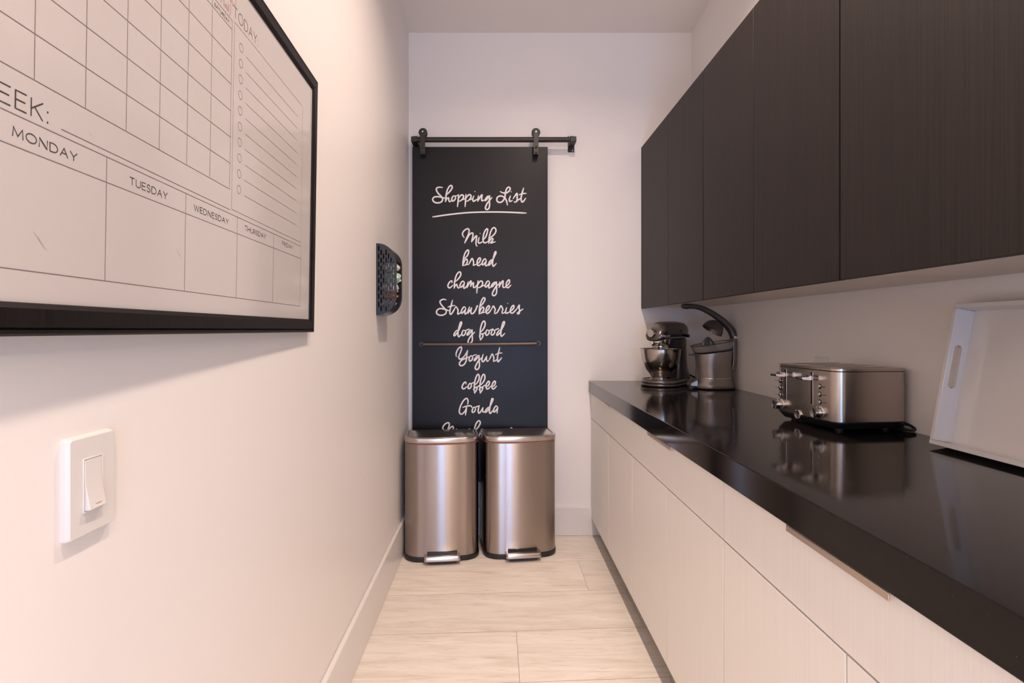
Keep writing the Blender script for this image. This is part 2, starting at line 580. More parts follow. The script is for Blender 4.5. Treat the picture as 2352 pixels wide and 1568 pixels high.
t = thing('fill_pendant', (FILL_POS[0], FILL_POS[1], FILL_POS[2] - 0.14), 'added fill light shaped as a globe pendant, unseen behind the camera', 'fill light')
bm = NB(); bmesh.ops.create_uvsphere(bm, u_segments=32, v_segments=16, radius=0.14, matrix=Matrix.Translation(FILL_POS))
obj('globe', bm, mat('fill_globe', (0.95, 0.92, 0.88), 0.6, emit=WARM, estr=FILL_GLOW), t, smooth=60)
bm = NB(); lathe(bm, [(.03, FILL_POS[2] + .135), (.03, FILL_POS[2] + .19), (.004, FILL_POS[2] + .20), (.004, ceil_z(FILL_POS[1])), (.05, ceil_z(FILL_POS[1]) - .002), (.05, ceil_z(FILL_POS[1]) + .02)], (FILL_POS[0], FILL_POS[1], 0), 20, cap0=True)
obj('stem', bm, M_IRON, t, smooth=40)

# ------------------------------------------------------------------ lower cabinets
FX = 0.566                                        # face of the fronts
UNITS_L = [(2.27, 3.253), (1.361, 2.27), (0.45, 1.361), (-0.46, 0.45)]
SEAMS_L = [2.753, 1.815, 0.885, -0.005]
HAND_L = [(2.69, 2.945), (1.739, 2.009), (0.775, 1.0487), (-0.14, 0.14)]
LLAB = ['white base cabinet at the far end of the run, against the chalkboard wall',
        'white base cabinet in the middle of the run, below the mixer and toaster',
        'white base cabinet nearest the camera, with a long pull below the tray',
        'white base cabinet beside the camera at the near end of the run']
def lower_unit(i):
    y0, y1 = UNITS_L[i]
    t = thing('base_cabinet', (0.9, (y0 + y1) / 2, 0.0), LLAB[i], 'cabinet', 'white base cabinets under the black counter')
    bm = NB(); box(bm, FX + 0.0195, WALL_R - 0.002, y0 + 0.0005, y1 - 0.0005, 0.107, 0.8445)
    obj('body', bm, M_GAP, t)
    bm = NB(); box(bm, 0.645, 0.66, y0 + 0.0005, y1 - 0.0005, 0.0005, 0.1065); 
    obj('toe_kick', bm, M_KICK, t)
    g = 0.0020
    bm = NB(); box(bm, FX, FX + 0.019, y0 + g, y1 - g, 0.694 + g, 0.842)
    d = obj('drawer', bm, M_LOWER, t, bevel=0.0008)
    hy0, hy1 = HAND_L[i]
    bm = NB()
    box(bm, FX - 0.011, FX + 0.012, hy0, hy1, 0.8422, 0.8442)
    box(bm, FX - 0.011, FX - 0.0085, hy0, hy1, 0.832, 0.8422)
    obj('edge_pull', bm, M_NICKEL, d, bevel=0.0006)['label'] = 'brushed nickel edge pull'
    s = SEAMS_L[i]
    for a, b in ((y0, s), (s, y1)):
        bm = NB(); box(bm, FX, FX + 0.019, a + g, b - g, 0.107, 0.694 - g)
        obj('door', bm, M_LOWER, t, bevel=0.0008)
for i in range(4): lower_unit(i)

# counter
bm = NB(); box(bm, 0.553, WALL_R - 0.001, RUN_END, WALL_B - 0.001, 0.8455, 0.914)
ct = obj('countertop', bm, M_STONE, bevel=0.0022, seg=3)
tag(ct, 'polished black stone countertop with a thick front edge over the white cabinets', 'countertop')
CT = 0.914

# ------------------------------------------------------------------ wall cabinets
UX = 0.863
UNITS_U = [(2.28, 3.253), (1.376, 2.28), (0.47, 1.376), (-0.45, 0.47)]
SEAMS_U = [[2.739], [1.834], [], []]
ULAB = ['espresso wall cabinet at the far end of the row, above the stand mixer',
        'espresso wall cabinet in the middle of the row, above the juicer and toaster',
        'espresso wall cabinet nearest the camera, with one wide door above the white tray',
        'espresso wall cabinet beside the camera at the near end of the row']
UZ0, UZ1 = 1.341, 2.29
def upper_unit(i):
    y0, y1 = UNITS_U[i]
    t = thing('wall_cabinet', (1.05, (y0 + y1) / 2, UZ0), ULAB[i], 'cabinet', 'espresso wall cabinets above the counter')
    bm = NB(); box(bm, UX + 0.0205, WALL_R - 0.002, y0 + 0.0006, y1 - 0.0006, UZ0 + 0.0085, UZ1)
    b = obj('body', bm, [M_UPPER, M_UNDER], t)
    for f in b.data.polygons:
        if f.normal.z < -0.9: f.material_index = 1
    cuts = [y0] + SEAMS_U[i] + [y1]
    for j, (a, c) in enumerate(zip(cuts, cuts[1:])):
        g0 = 0.0034 if j == 0 else 0.0013
        g1 = 0.0034 if j == len(cuts) - 2 else 0.0013
        bm = NB(); box(bm, UX, UX + 0.019, a + g0, c - g1, UZ0, UZ1 + 0.004)
        obj('door', bm, M_UPPER, t, bevel=0.0008)
for i in range(4): upper_unit(i)

# ------------------------------------------------------------------ dry-erase calendar on the left wall
def cal(s, z, off=0.0):
    return (-0.491 + 0.025 * (1.487 - s) + 0.016 * (z - 1.5) + off, s, z)
cal_root = thing('calendar_board', cal(0.9, 1.21, -0.02), 'black framed dry-erase weekly calendar board on the left wall', 'calendar board')
S0, S1, Z0, Z1 = 0.27, 1.505, 1.2095, 1.895
def cal_frame():
    bm = NB()
    # profile: (inset from the outer edge, offset from the face)
    prof = [(0.0, -0.022), (0.0, -0.003), (0.0025, -0.001), (0.006, -0.001), (0.0075, -0.0035), (0.009, 0.0), (0.028, 0.0), (0.0335, -0.003), (0.0345, -0.0075), (0.0345, -0.022)]
    loops = []
    for d, off in prof:
        loops.append([cal(S0 + d, Z0 + d, off), cal(S1 - d, Z0 + d, off), cal(S1 - d, Z1 - d, off), cal(S0 + d, Z1 - d, off)])
    loops.append(loops[0])
    rows = loft(bm, loops, False, False)
    bmesh.ops.remove_doubles(bm, verts=bm.verts, dist=1e-6)
    return bm
obj('frame', cal_frame(), M_FRAME, cal_root)
FACE = -0.0065
bm = NB()
D = 0.034
hexa(bm, [cal(S0 + D, Z0 + D, FACE - .004), cal(S1 - D, Z0 + D, FACE - .004), cal(S1 - D, Z0 + D, FACE), cal(S0 + D, Z0 + D, FACE),
          cal(S0 + D, Z1 - D, FACE - .004), cal(S1 - D, Z1 - D, FACE - .004), cal(S1 - D, Z1 - D, FACE), cal(S0 + D, Z1 - D, FACE)])
face = obj('board_face', bm, M_CALFACE, cal_root)
P_OFF = FACE + 0.0003
def on_cal(s, z, h=0.0): return cal(s, z, P_OFF + h)
def line(bm, s0, z0, s1, z1, w):
    ribbon(bm, [(s0, z0), (s1, z1)], w / 2, on_cal, 1.0, 0, 6)
bm = NB()
LW = 0.00085
COLS = [1.002 - 0.0729 * k for k in range(8)]
ROWS = [1.473, 1.5205, 1.568, 1.6158, 1.6643, 1.714, 1.7638]
ztop = 1.7805
for s in COLS: line(bm, s, ROWS[0], s, ztop, LW)
for z in ROWS + [ztop]: line(bm, COLS[-1], z, COLS[0], z, LW)
line(bm, 0.602, 1.436, 1.005, 1.436, LW)                          # week line
WK = [1.397 - 0.1805 * k for k in range(7)]
WK[0] = 1.399
for s in WK: line(bm, s, 1.2762, s, 1.4287, LW)
for z in (1.2762, 1.3975, 1.4287): line(bm, WK[-1], z, WK[0], z, LW)
for a in ((1.011, 1.4383, 1.011, 1.7835), (1.397, 1.4383, 1.397, 1.7835), (1.011, 1.4383, 1.397, 1.4383), (1.011, 1.7835, 1.397, 1.7835)): line(bm, *a, LW * .8)
for k in range(10):
    z = 1.7505 - 0.02985 * k
    ribbon(bm, [(1.0405 + 0.008 * math.cos(2 * PI * q / 20), z + 0.0078 * math.sin(2 * PI * q / 20)) for q in range(21)], 0.00042, on_cal, 1.0, 0, 6)
    z = 1.7445 - 0.02985 * k
    line(bm, 1.0635, z, 1.3605, z, LW * .8)
obj('printed_grid', bm, M_PRINT, face)

CAPS = {
 'A': (0.78, [[(0, 0), (.5, 1), (1, 0)], [(.2, .38), (.8, .38)]]),
 'B': (0.62, [[(0, 0), (0, 1), (.6, 1), (.9, .85), (.9, .65), (.6, .53), (0, .53)], [(.6, .53), (1, .4), (1, .15), (.65, 0), (0, 0)]]),
 'D': (0.75, [[(0, 0), (0, 1), (.4, 1)] + [(.4 + .6 * math.sin(PI * k / 14), .5 + .5 * math.cos(PI * k / 14)) for k in range(1, 15)] + [(0, 0)]]),
 'E': (0.55, [[(1, 1), (0, 1), (0, 0), (1, 0)], [(0, .52), (.88, .52)]]),
 'F': (0.52, [[(1, 1), (0, 1), (0, 0)], [(0, .52), (.85, .52)]]),
 'H': (0.72, [[(0, 0), (0, 1)], [(1, 0), (1, 1)], [(0, .52), (1, .52)]]),
 'I': (0.02, [[(.5, 0), (.5, 1)]]),
 'K': (0.62, [[(0, 0), (0, 1)], [(1, 1), (0, .42)], [(.3, .58), (1, 0)]]),
 'M': (0.86, [[(0, 0), (.06, 1), (.5, .12), (.94, 1), (1, 0)]]),
 'N': (0.74, [[(0, 0), (0, 1), (1, 0), (1, 1)]]),
 'O': (0.92, [[(.5 + .5 * math.sin(2 * PI * k / 24), .5 + .5 * math.cos(2 * PI * k / 24)) for k in range(25)]]),
 'R': (0.58, [[(0, 0), (0, 1), (.6, 1), (.95, .87), (.95, .65), (.6, .5), (0, .5)], [(.5, .5), (1, 0)]]),
 'S': (0.52, [[(.95, .86), (.7, 1), (.3, 1), (.05, .82), (.1, .62), (.5, .52), (.9, .4), (1, .2), (.75, .01), (.3, 0), (0, .14)]]),
 'T': (0.68, [[(0, 1), (1, 1)], [(.5, 1), (.5, 0)]]),
 'U': (0.70, [[(0, 1), (0, .3), (.15, .07), (.5, 0), (.85, .07), (1, .3), (1, 1)]]),
 'W': (1.05, [[(0, 1), (.25, 0), (.5, .95), (.75, 0), (1, 1)]]),
 'Y': (0.72, [[(0, 1), (.5, .45), (1, 1)], [(.5, .45), (.5, 0)]]),
 ':': (0.05, [[(.5, .04), (.5, .05)], [(.5, .64), (.5, .65)]]),
}
def caps(bm, word, s0, s1, zb, h, w):
    gap = 0.26
    tot = sum(CAPS[c][0] for c in word) + gap * (len(word) - 1)
    k = (s1 - s0) / tot
    s = s0
    for c in word:
        cw, st = CAPS[c]
        for poly in st:
            hw = w / 2 * (1.5 if c == ':' else 1)
            ribbon(bm, [(s + x * cw * k, zb + y * h) for x, y in poly], hw, on_cal, 1.0, 3 if c in 'SU' else 0, 8)
        s += (cw + gap) * k
def word(*a):
    bm = NB(); caps(bm, *a)
    obj('printed_word', bm, M_PRINTD, face, recalc=False)
word('MONDAY', 0.5398, 0.6255, 1.4072, 0.0092, 0.0011)
word('TUESDAY', 0.7195, 0.805, 1.4070, 0.0095, 0.0011)
word('WEDNESDAY', 0.8805, 1.000, 1.4076, 0.0092, 0.0011)
word('THURSDAY', 1.069, 1.173, 1.4098, 0.0093, 0.0011)
word('FRIDAY', 1.268, 1.341, 1.4118, 0.009, 0.0011)
word('SUNDAY', 0.365, 0.445, 1.4072, 0.0092, 0.0011)
word('WEEK:', 0.4925, 0.5832, 1.4352, 0.018, 0.0014)
word('TODAY:', 1.0075, 1.1168, 1.7922, 0.0195, 0.0012)
word('SATURDAY', 0.936, 0.9905, 1.7688, 0.0052, 0.0008)
for i, d in enumerate(('FRIDAY', 'THURSDAY', 'WEDNESDAY', 'TUESDAY', 'MONDAY', 'SUNDAY')):
    c = (COLS[i + 1] + COLS[i + 2]) / 2
    word(d, c - 0.025, c + 0.025, 1.7688, 0.0052, 0.0008)
# faded red handwriting above SATURDAY
bm = NB()
for st in ([(.948, 1.806), (.949, 1.790)], [(.946, 1.800), (.955, 1.803)], [(.9575, 1.797), (.9575, 1.788)], [(.953, 1.797), (.957, 1.800)],
           [(.962, 1.799), (.961, 1.790)], [(.966, 1.797), (.970, 1.798), (.968, 1.790), (.972, 1.791)], [(.975, 1.796), (.975, 1.788), (.979, 1.797), (.980, 1.788)],
           [(.984, 1.796), (.982, 1.790), (.986, 1.789), (.988, 1.795)], [(.987, 1.803), (.987, 1.788)], [(.994, 1.806), (.995, 1.792), (.990, 1.783)],
           [(.978, 1.826), (.984, 1.818), (.990, 1.826)], [(.984, 1.818), (.981, 1.808)], [(.994, 1.820), (.991, 1.814), (.996, 1.811), (.998, 1.818), (.994, 1.820)],
           [(1.001, 1.817), (1.001, 1.810), (1.006, 1.810), (1.008, 1.817)], [(1.008, 1.830), (1.014, 1.829), (1.017, 1.822), (1.012, 1.815)]):
    ribbon(bm, st, 0.0007, on_cal, 0.8, 3, 6)
obj('marker_scribble', bm, M_REDINK, face)['label'] = 'faded red marker handwriting'
# rub marks
M_SMUDGE = mat('ink_smudge', (0.45, 0.40, 0.385), 0.4)
for st in ([(0.567, 1.317), (0.580, 1.304)], [(0.572, 1.313), (0.583, 1.301)], [(0.832, 1.338), (0.845, 1.327)], [(0.6445, 1.447), (0.648, 1.446)]):
    bm = NB(); ribbon(bm, st, 0.0005, on_cal, 0.5, 0, 6)
    obj('smudge', bm, M_SMUDGE, face)

# ------------------------------------------------------------------ light switch
t = thing('light_switch', (WALL_L, 0.69, 0.962), 'white rocker light switch on the left wall below the calendar board', 'light switch')
bm = NB()
yc, zc = 0.6895, 1.0235
def wloop(w, h, r, x): return [(x, yc + a, zc + b) for a, b in rrect(w, h, r, 5)]
loft(bm, [wloop(.080, .1235, .004, WALL_L), wloop(.080, .1235, .004, WALL_L + .004), wloop(.0775, .121, .004, WALL_L + .0085), wloop(.075, .1185, .004, WALL_L + .0098)], True, True)
pl = obj('wall_plate', bm, M_WHITEP, t, smooth=35)
bm = NB()
fx = WALL_L + .0099
yl, yh, zl, zh = .6715, .7055, .9905, 1.0575
q = 0.0016
box(bm, fx - .002, fx + .0012, yl, yl + q, zl, zh); box(bm, fx - .002, fx + .0012, yh - q, yh, zl, zh)
box(bm, fx - .002, fx + .0012, yl + q, yh - q, zl, zl + q); box(bm, fx - .002, fx + .0012, yl + q, yh - q, zh - q, zh)
obj('bezel', bm, M_WHITEP, t, bevel=0.0004)
bm = NB()
a, b = yl + .0026, yh - .0026
sec = [(fx - .002, zl + .002), (fx + .0075, zl + .0035), (fx + .0068, zl + .006), (fx + .0012, 1.026), (fx + .0010, zh - .0026), (fx - .002, zh - .0026)]
loft(bm, [[(x, a, z) for x, z in sec], [(x, b, z) for x, z in sec]], True, True)
rk = obj('rocker', bm, M_WHITEP, t, bevel=0.0006)
bm = NB(); hexa(bm, [(fx + .0062, .685, .9985), (fx + .0066, .685, .9985), (fx + .0066, .694, .9985), (fx + .0062, .694, .9985), (fx + .0062, .685, 1.0), (fx + .0071, .685, .9996), (fx + .0071, .694, .9996), (fx + .0062, .694, 1.0)])
obj('indicator', bm, M_AMBER, rk)['label'] = 'small amber indicator bar'

# ------------------------------------------------------------------ sliding chalkboard on its rail
BY = 3.200                                        # front face of the board
KB = BY / FPX
def bx(px): return (px - 1138) * KB
def bz(py): return CAM_H - (py - 757) * KB
BX0, BX1, BZ0, BZ1 = bx(947), bx(1258), 0.329, bz(337)
rail_z = 2.3135; rail_y = 3.170
rail = thing('barn_door_rail', (0, WALL_B, 2.26), 'black round barn door rail with two wall brackets on the back wall', 'rail')
bm = NB(); tube(bm, [(-.478, rail_y, rail_z), (.455, rail_y, rail_z)], 0.0150, 20)
obj('rail_bar', bm, M_IRON, rail, smooth=40)
for xc in (-.4680, .4480):
    bm = NB()
    box(bm, xc - .019, xc + .019, WALL_B - .006, WALL_B - .0002, 2.268, 2.364)
    box(bm, xc - .017, xc + .017, 3.150, WALL_B - .006, rail_z - .017, rail_z + .013)
    br = obj('bracket', bm, M_IRON, rail, bevel=0.002)
    for dz in (-.040, .043):
        for dx in ((.008,) if dz < 0 else (-.010, .010)):
            bm = NB(); lathe(bm, [(.0035, -.0015), (.0035, 0), (.001, .0)], (xc + dx, WALL_B - .006, 2.316 + dz), 10, 'Y', True, True)
            obj('screw', bm, M_CHROME, br)
door = thing('sliding_chalkboard', (0, BY, BZ0), 'tall black chalkboard panel lettered with a white shopping list, hung on the back wall rail', 'chalkboard')
bm = NB(); box(bm, BX0, BX1, BY, BY + 0.022, BZ0, BZ1)
panel = obj('panel', bm, M_BOARD, door, bevel=0.0015)
for xc in (-.4175, .2330):
    bm = NB()
    sy = 3.150
    lp = spline([(xc - .014, 0, 2.222), (xc - .014, 0, 2.30), (xc - .013, 0, 2.355), (xc, 0, 2.366), (xc + .013, 0, 2.355), (xc + .014, 0, 2.30), (xc + .014, 0, 2.222)], 4)
    lp = [(p.x, p.z) for p in lp]
    loft(bm, [[(x, sy - .004, z) for x, z in lp], [(x, sy, z) for x, z in lp]], True, True)
    box(bm, xc - .014, xc + .014, sy, BY - .0003, 2.222, 2.268)
    hg = obj('hanger', bm, M_IRON, door, bevel=0.0008)
    bm = NB()
    wz = 2.352
    lathe(bm, [(.001, 3.154), (.012, 3.154), (.0235, 3.156), (.0250, 3.158), (.0225, 3.164), (.0205, 3.168), (.0205, 3.173), (.0235, 3.183), (.0235, 3.186), (.001, 3.186)], (xc, 0, wz), 32, 'Y', True, True)
    obj('wheel', bm, M_IRON, hg, smooth=40)
    bm = NB()
    lathe(bm, [(.005, sy - .0065), (.005, sy - .004)], (xc, 0, wz), 12, 'Y', True, True)
    obj('axle_bolt', bm, M_CHROME, hg, smooth=40)['label'] = 'bright axle bolt'
    bm = NB()
    for z in (2.231, 2.262):
        lathe(bm, [(.002, sy - .011), (.006, sy - .009), (.0065, sy - .004)], (xc, 0, z), 14, 'Y', True, True)
    obj('bolt', bm, M_IRON, hg, smooth=40)
# pull bar
bm = NB()
hz = 1.1325
pts = [(-.430, BY, hz - .003), (-.428, 3.178, hz - .003), (-.415, 3.160, hz - .002), (-.38, 3.156, hz - .001), (-.1, 3.153, hz), (.2, 3.156, hz + .003), (.235, 3.160, hz + .004), (.248, 3.178, hz + .005), (.250, BY, hz + .005)]
tube(bm, spline(pts, 6), 0.0088, 12)
for x, z in ((-.430, hz - .003), (.250, hz + .005)):
    lathe(bm, [(.013, BY - .004), (.014, BY)], (x, 0, z), 16, 'Y', True, True)
obj('pull_bar', bm, mat('bronze_pull', (0.13, 0.095, 0.08), 0.38, 0.6), door, smooth=40)

WORDS = [
 # (scale of the tracing, origin x, origin y, half width, strokes)
 ('heading', 9.408, 980, 410, 1.72, [
  [(340,195),(280,185),(220,205),(210,250),(250,320),(310,380),(345,440),(320,500),(250,525),(170,510),(130,460),(150,410),(210,390),(300,400),(400,425)],
  [(430,350),(500,280),(550,200),(540,155),(500,160),(450,240),(420,360),(405,500)],[(405,500),(440,430),(475,420),(480,470),(500,500),(540,470)],
  [(620,375),(575,380),(545,430),(550,480),(590,475),(625,420),(610,375)],[(620,385),(690,350)],
  [(690,345),(680,480),(665,605)],[(690,420),(750,355),(795,370),(790,420),(740,475),(700,490)],[(730,475),(840,430)],
  [(850,340),(840,480),(830,605)],[(850,420),(910,350),(955,365),(950,420),(900,475),(860,490)],[(890,475),(1000,430)],
  [(1020,375),(995,440),(1010,490),(1060,465),(1110,440)],[(1041,280),(1043,281)],
  [(1120,370),(1110,430),(1105,490)],[(1105,490),(1150,410),(1195,350),(1190,420),(1195,480),(1250,460)],
  [(1350,385),(1320,380),(1280,430),(1260,475),(1300,450),(1360,370)],[(1365,370),(1355,470),(1360,560),(1345,640),(1300,670),(1270,635),(1300,550),(1350,480),(1410,410)],
  [(1590,280),(1640,305),(1720,310),(1780,270),(1805,215),(1770,185),(1730,220),(1700,310),(1690,400),(1640,490),(1570,515),(1520,480),(1525,410),(1590,375),(1670,400),(1720,470),(1745,570)],
  [(1810,375),(1785,450),(1800,495),(1850,470)],[(1824,285),(1826,286)],
  [(1870,430),(1950,320),(1955,400),(1950,480),(1915,510),(1890,500)],[(1930,490),(2010,440),(2040,420)],
  [(2095,205),(2060,320),(2040,440),(2060,505),(2100,480),(2140,425)],[(2000,350),(2070,325),(2150,320)],
  [(130,828),(500,775),(900,735),(1300,722),(1700,725),(2150,745)]]),
 ('list_word', 23.52, 1050, 515, 1.62, [
  [(375,710),(300,590),(295,470),(380,340),(520,250),(610,250),(645,330),(620,500),(560,650),(480,820),(405,1010)],[(405,1010),(520,800),(640,590),(740,490),(825,465),(855,540),(835,700),(790,870),(780,950)],
  [(780,950),(870,820),(980,670),(1050,620),(1045,740),(1025,900),(1020,1060),(1045,1150),(1085,1175)],
  [(1190,710),(1150,850),(1140,960),(1190,1020),(1280,990),(1390,930)],[(1242,492),(1244,494)],
  [(1430,820),(1540,680),(1620,470),(1650,300),(1620,240),(1540,300),(1450,480),(1405,700),(1400,860),(1440,970),(1500,1000),(1590,970),(1680,910)],
  [(1750,740),(1900,640),(2040,490),(2100,340),(2060,220),(1980,180),(1880,260),(1800,440),(1740,680),(1710,880),(1700,1030)],[(1700,1030),(1740,900),(1820,800),(1900,760),(1935,800),(1900,890),(1810,990),(1860,1000),(2060,940)]]),
 ('list_word', 23.52, 1050, 565, 1.62, [
  [(400,660),(540,530),(610,380),(620,250),(570,215),(490,280),(400,450),(340,680),(310,900),(300,1070)],[(300,1070),(360,880),(430,740),(490,700),(540,740),(550,840),(510,950),(420,1030),(350,1040)],[(450,1015),(620,990)],
  [(620,990),(700,850),(800,670),(860,760),(890,870),(875,960),(870,1050)],[(870,1050),(950,1010),(1060,970)],
  [(1060,970),(1180,890),(1250,760),(1260,670),(1210,640),(1130,710),(1080,850),(1090,990),(1145,1055),(1230,1020),(1330,930)],
  [(1570,770),(1530,700),(1470,700),(1390,800),(1350,930),(1370,1010),(1430,990),(1510,890),(1580,770)],[(1580,770),(1550,900),(1530,1010),(1560,1065),(1620,1040),(1700,960)],
  [(1900,740),(1850,740),(1770,820),(1710,930),(1700,1030),(1760,1000),(1850,870),(1930,720),(2020,540),(2095,380),(2085,300),(2030,360),(1960,620),(1920,850),(1915,1000),(1955,1085),(2030,1030),(2110,940)]]),
 ('list_word', 14.7, 1020, 615, 1.62, [
  [(265,500),(270,450),(235,440),(170,500),(130,590),(140,650),(190,675),(240,640),(290,590)],
  [(385,460),(480,370),(550,270),(565,190),(540,140),(490,150),(420,240),(370,400),(345,560),(340,690)],[(340,690),(370,610),(420,555),(440,590),(455,650),(490,680),(530,650)],
  [(690,510),(660,460),(620,455),(570,510),(535,600),(550,650),(590,640),(650,570),(690,500)],[(690,510),(670,590),(655,650),(680,690),(730,650),(770,600)],
  [(815,470),(790,560),(770,670)],[(770,670),(830,560),(890,450),(915,460),(905,540),(895,630)],[(895,630),(940,550),(985,500),(995,540),(985,620),(1010,665),(1060,640),(1130,550)],
  [(1145,430),(1130,580),(1110,740),(1105,850)],[(1130,600),(1190,480),(1250,445),(1300,480),(1290,570),(1240,640),(1160,670)],[(1200,650),(1290,610),(1390,580)],
  [(1540,500),(1510,450),(1465,450),(1420,510),(1385,600),(1400,645),(1440,630),(1500,560),(1540,490)],[(1540,500),(1515,600),(1505,660),(1530,680),(1580,640)],
  [(1760,490),(1720,480),(1660,520),(1600,600),(1610,640),(1670,590),(1770,470)],[(1775,470),(1770,600),(1775,760),(1760,870),(1700,935),(1640,920),(1635,850),(1680,750),(1760,620),(1850,540)],
  [(1880,470),(1870,570),(1855,660)],[(1855,660),(1900,560),(1970,445),(1995,460),(1985,560),(1985,630),(2020,665),(2090,630)],
  [(2090,630),(2170,560),(2210,470),(2200,410),(2160,420),(2110,500),(2095,590),(2110,650),(2155,670),(2210,630),(2255,580)]]),
 ('list_word', 11.2, 995, 675, 1.62, [
  [(330,150),(270,135),(200,160),(175,210),(220,290),(290,370),(335,430),(320,500),(250,540),(170,545),(100,510),(85,450),(130,390),(200,375),(300,395),(410,430)],
  [(495,160),(460,300),(430,430),(430,500),(455,520),(500,470),(570,340)],[(380,335),(470,305),(555,295)],
  [(570,340),(590,325),(625,380),(640,430),(630,490),(640,515),(690,490),(730,460)],
  [(840,370),(810,335),(780,340),(740,400),(720,460),(735,495),(770,470),(830,390)],[(840,370),(815,460),(820,510),(850,500),(890,450)],
  [(935,330),(900,430),(895,500)],[(895,500),(940,430),(990,350)],[(990,350),(970,440),(980,500),(1030,495),(1080,430),(1115,350),(1130,300),(1150,320)],
  [(1215,320),(1280,240),(1330,150),(1320,100),(1280,110),(1230,210),(1195,350),(1180,515)],[(1180,515),(1220,400),(1265,340),(1300,360),(1290,430),(1240,490),(1200,500)],[(1230,490),(1340,465)],
  [(1340,465),(1400,420),(1445,350),(1440,305),(1410,310),(1370,370),(1355,450),(1390,500),(1440,470),(1500,390)],
  [(1500,390),(1545,310),(1580,360),(1595,400),(1580,460),(1580,505)],[(1580,505),(1640,480),(1690,400),(1740,305),(1775,350),(1790,400),(1770,460),(1775,500)],[(1775,500),(1830,480),(1870,440)],
  [(1890,350),(1865,430),(1870,490),(1920,485),(1990,440)],[(1917,240),(1918,241)],
  [(1990,440),(2050,390),(2080,320),(2060,295),(2020,330),(1985,420),(2000,480),(2040,490),(2100,440),(2160,370)],
  [(2160,370),(2215,285),(2210,350),(2220,430),(2210,500),(2170,510),(2160,480)],[(2170,480),(2240,430),(2310,385)]]),
 ('list_word', 18.09, 1035, 730, 1.62, [
  [(290,510),(250,520),(190,590),(140,680),(145,740),(200,710),(280,610),(340,500),(400,380),(455,240),(445,165),(400,210),(340,420),(310,580),(305,710),(340,780),(390,740),(450,670)],
  [(570,510),(520,520),(480,600),(470,690),(510,730),(570,700),(620,620),(610,540),(540,510)],[(600,540),(690,490),(775,460)],
  [(880,510),(830,500),(760,560),(690,670),(700,710),(770,660),(900,500)],[(905,490),(890,650),(905,850),(890,970),(830,1040),(760,1060),(725,1010),(750,900),(850,740),(1000,590)],
  [(1260,580),(1360,460),(1430,300),(1430,180),(1380,130),(1310,210),(1250,400),(1225,620),(1220,800),(1240,920)],[(1240,920),(1310,820),(1345,720),(1320,660),(1240,690),(1190,760)],[(1310,670),(1380,640),(1450,600)],
  [(1560,510),(1510,500),(1470,580),(1455,670),(1500,720),(1560,680),(1600,610),(1590,530),(1530,500)],[(1590,530),(1680,490),(1760,455)],
  [(1790,500),(1740,500),(1700,580),(1685,670),(1730,710),(1790,670),(1830,600),(1820,520),(1760,490)],[(1820,520),(1910,470),(2000,440)],
  [(2070,500),(2020,510),(1960,590),(1920,680),(1930,720),(1990,680),(2070,580),(2130,450),(2200,320),(2240,200),(2220,150),(2170,210),(2110,430),(2090,580),(2085,700),(2120,760),(2170,720),(2250,640)]]),
 ('list_word', 19.6, 1040, 785, 1.62, [
  [(165,660),(145,560),(190,400),(280,270),(370,230),(400,280),(360,430),(290,600),(265,700),(310,770),(400,750),(520,640),(610,500),(670,380)],[(670,380),(640,550),(620,720),(590,880),(520,1000),(410,1070),(320,1040),(300,960),(370,850),(480,780),(620,720),(760,660)],
  [(870,640),(810,620),(750,710),(730,800),(770,860),(840,830),(890,740),(880,660),(810,630)],[(870,650),(960,600),(1060,570)],
  [(1190,620),(1130,610),(1050,690),(970,800),(980,840),(1050,780),(1190,610)],[(1195,610),(1180,780),(1200,980),(1190,1120),(1130,1220),(1060,1240),(1010,1190),(1030,1080),(1150,860),(1290,720)],
  [(1370,550),(1330,680),(1310,820),(1350,890),(1420,840),(1520,650)],[(1530,640),(1515,760),(1530,840),(1560,870),(1610,840)],
  [(1640,800),(1700,680),(1770,545),(1830,640),(1850,740),(1830,820),(1840,880)],[(1840,880),(1900,850),(1990,800)],
  [(2110,260),(2070,430),(2020,640),(2010,820),(2040,890),(2110,820),(2200,710)],[(1920,575),(2060,510),(2220,495)]]),
 ('list_word', 23.52, 1050, 850, 1.62, [
  [(475,740),(480,670),(430,640),(350,710),(280,850),(270,950),(320,1000),(400,990),(510,890)],
  [(740,730),(680,710),(620,800),(580,910),(610,980),(680,980),(750,890),(770,790),(720,730)],[(740,730),(830,690),(930,660)],
  [(980,780),(1090,660),(1180,480),(1190,300),(1130,220),(1050,310),(970,540),(930,780),(920,1000),(940,1220)],[(940,1240),(1030,1100),(1080,960),(1040,910),(950,960),(880,1050)],[(1050,920),(1130,870),(1210,820)],
  [(1285,780),(1395,660),(1485,480),(1495,300),(1435,220),(1355,310),(1275,540),(1235,780),(1225,1000),(1245,1220)],[(1245,1240),(1335,1100),(1385,960),(1345,910),(1255,960),(1185,1050)],[(1355,920),(1440,850),(1550,790)],
  [(1560,910),(1680,830),(1740,710),(1740,620),(1690,600),(1610,690),(1560,830),(1570,950),(1620,1010),(1700,980),(1810,860)],
  [(1880,900),(2000,825),(2060,705),(2060,610),(2010,590),(1930,680),(1880,830),(1885,950),(1940,1010),(2020,970),(2130,855)]]),
 ('list_word', 15.68, 1010, 905, 1.62, [
  [(1005,360),(1020,250),(990,165),(940,155),(850,240),(760,400),(710,560),(710,660),(770,720),(850,680),(930,580),(970,450)],[(970,460),(950,600),(925,750)],[(830,475),(950,435),(1080,415),(1140,430),(1155,480)],
  [(1270,480),(1220,470),(1180,550),(1165,620),(1195,655),(1250,620),(1290,540),(1270,480)],[(1270,480),(1350,440),(1430,420)],
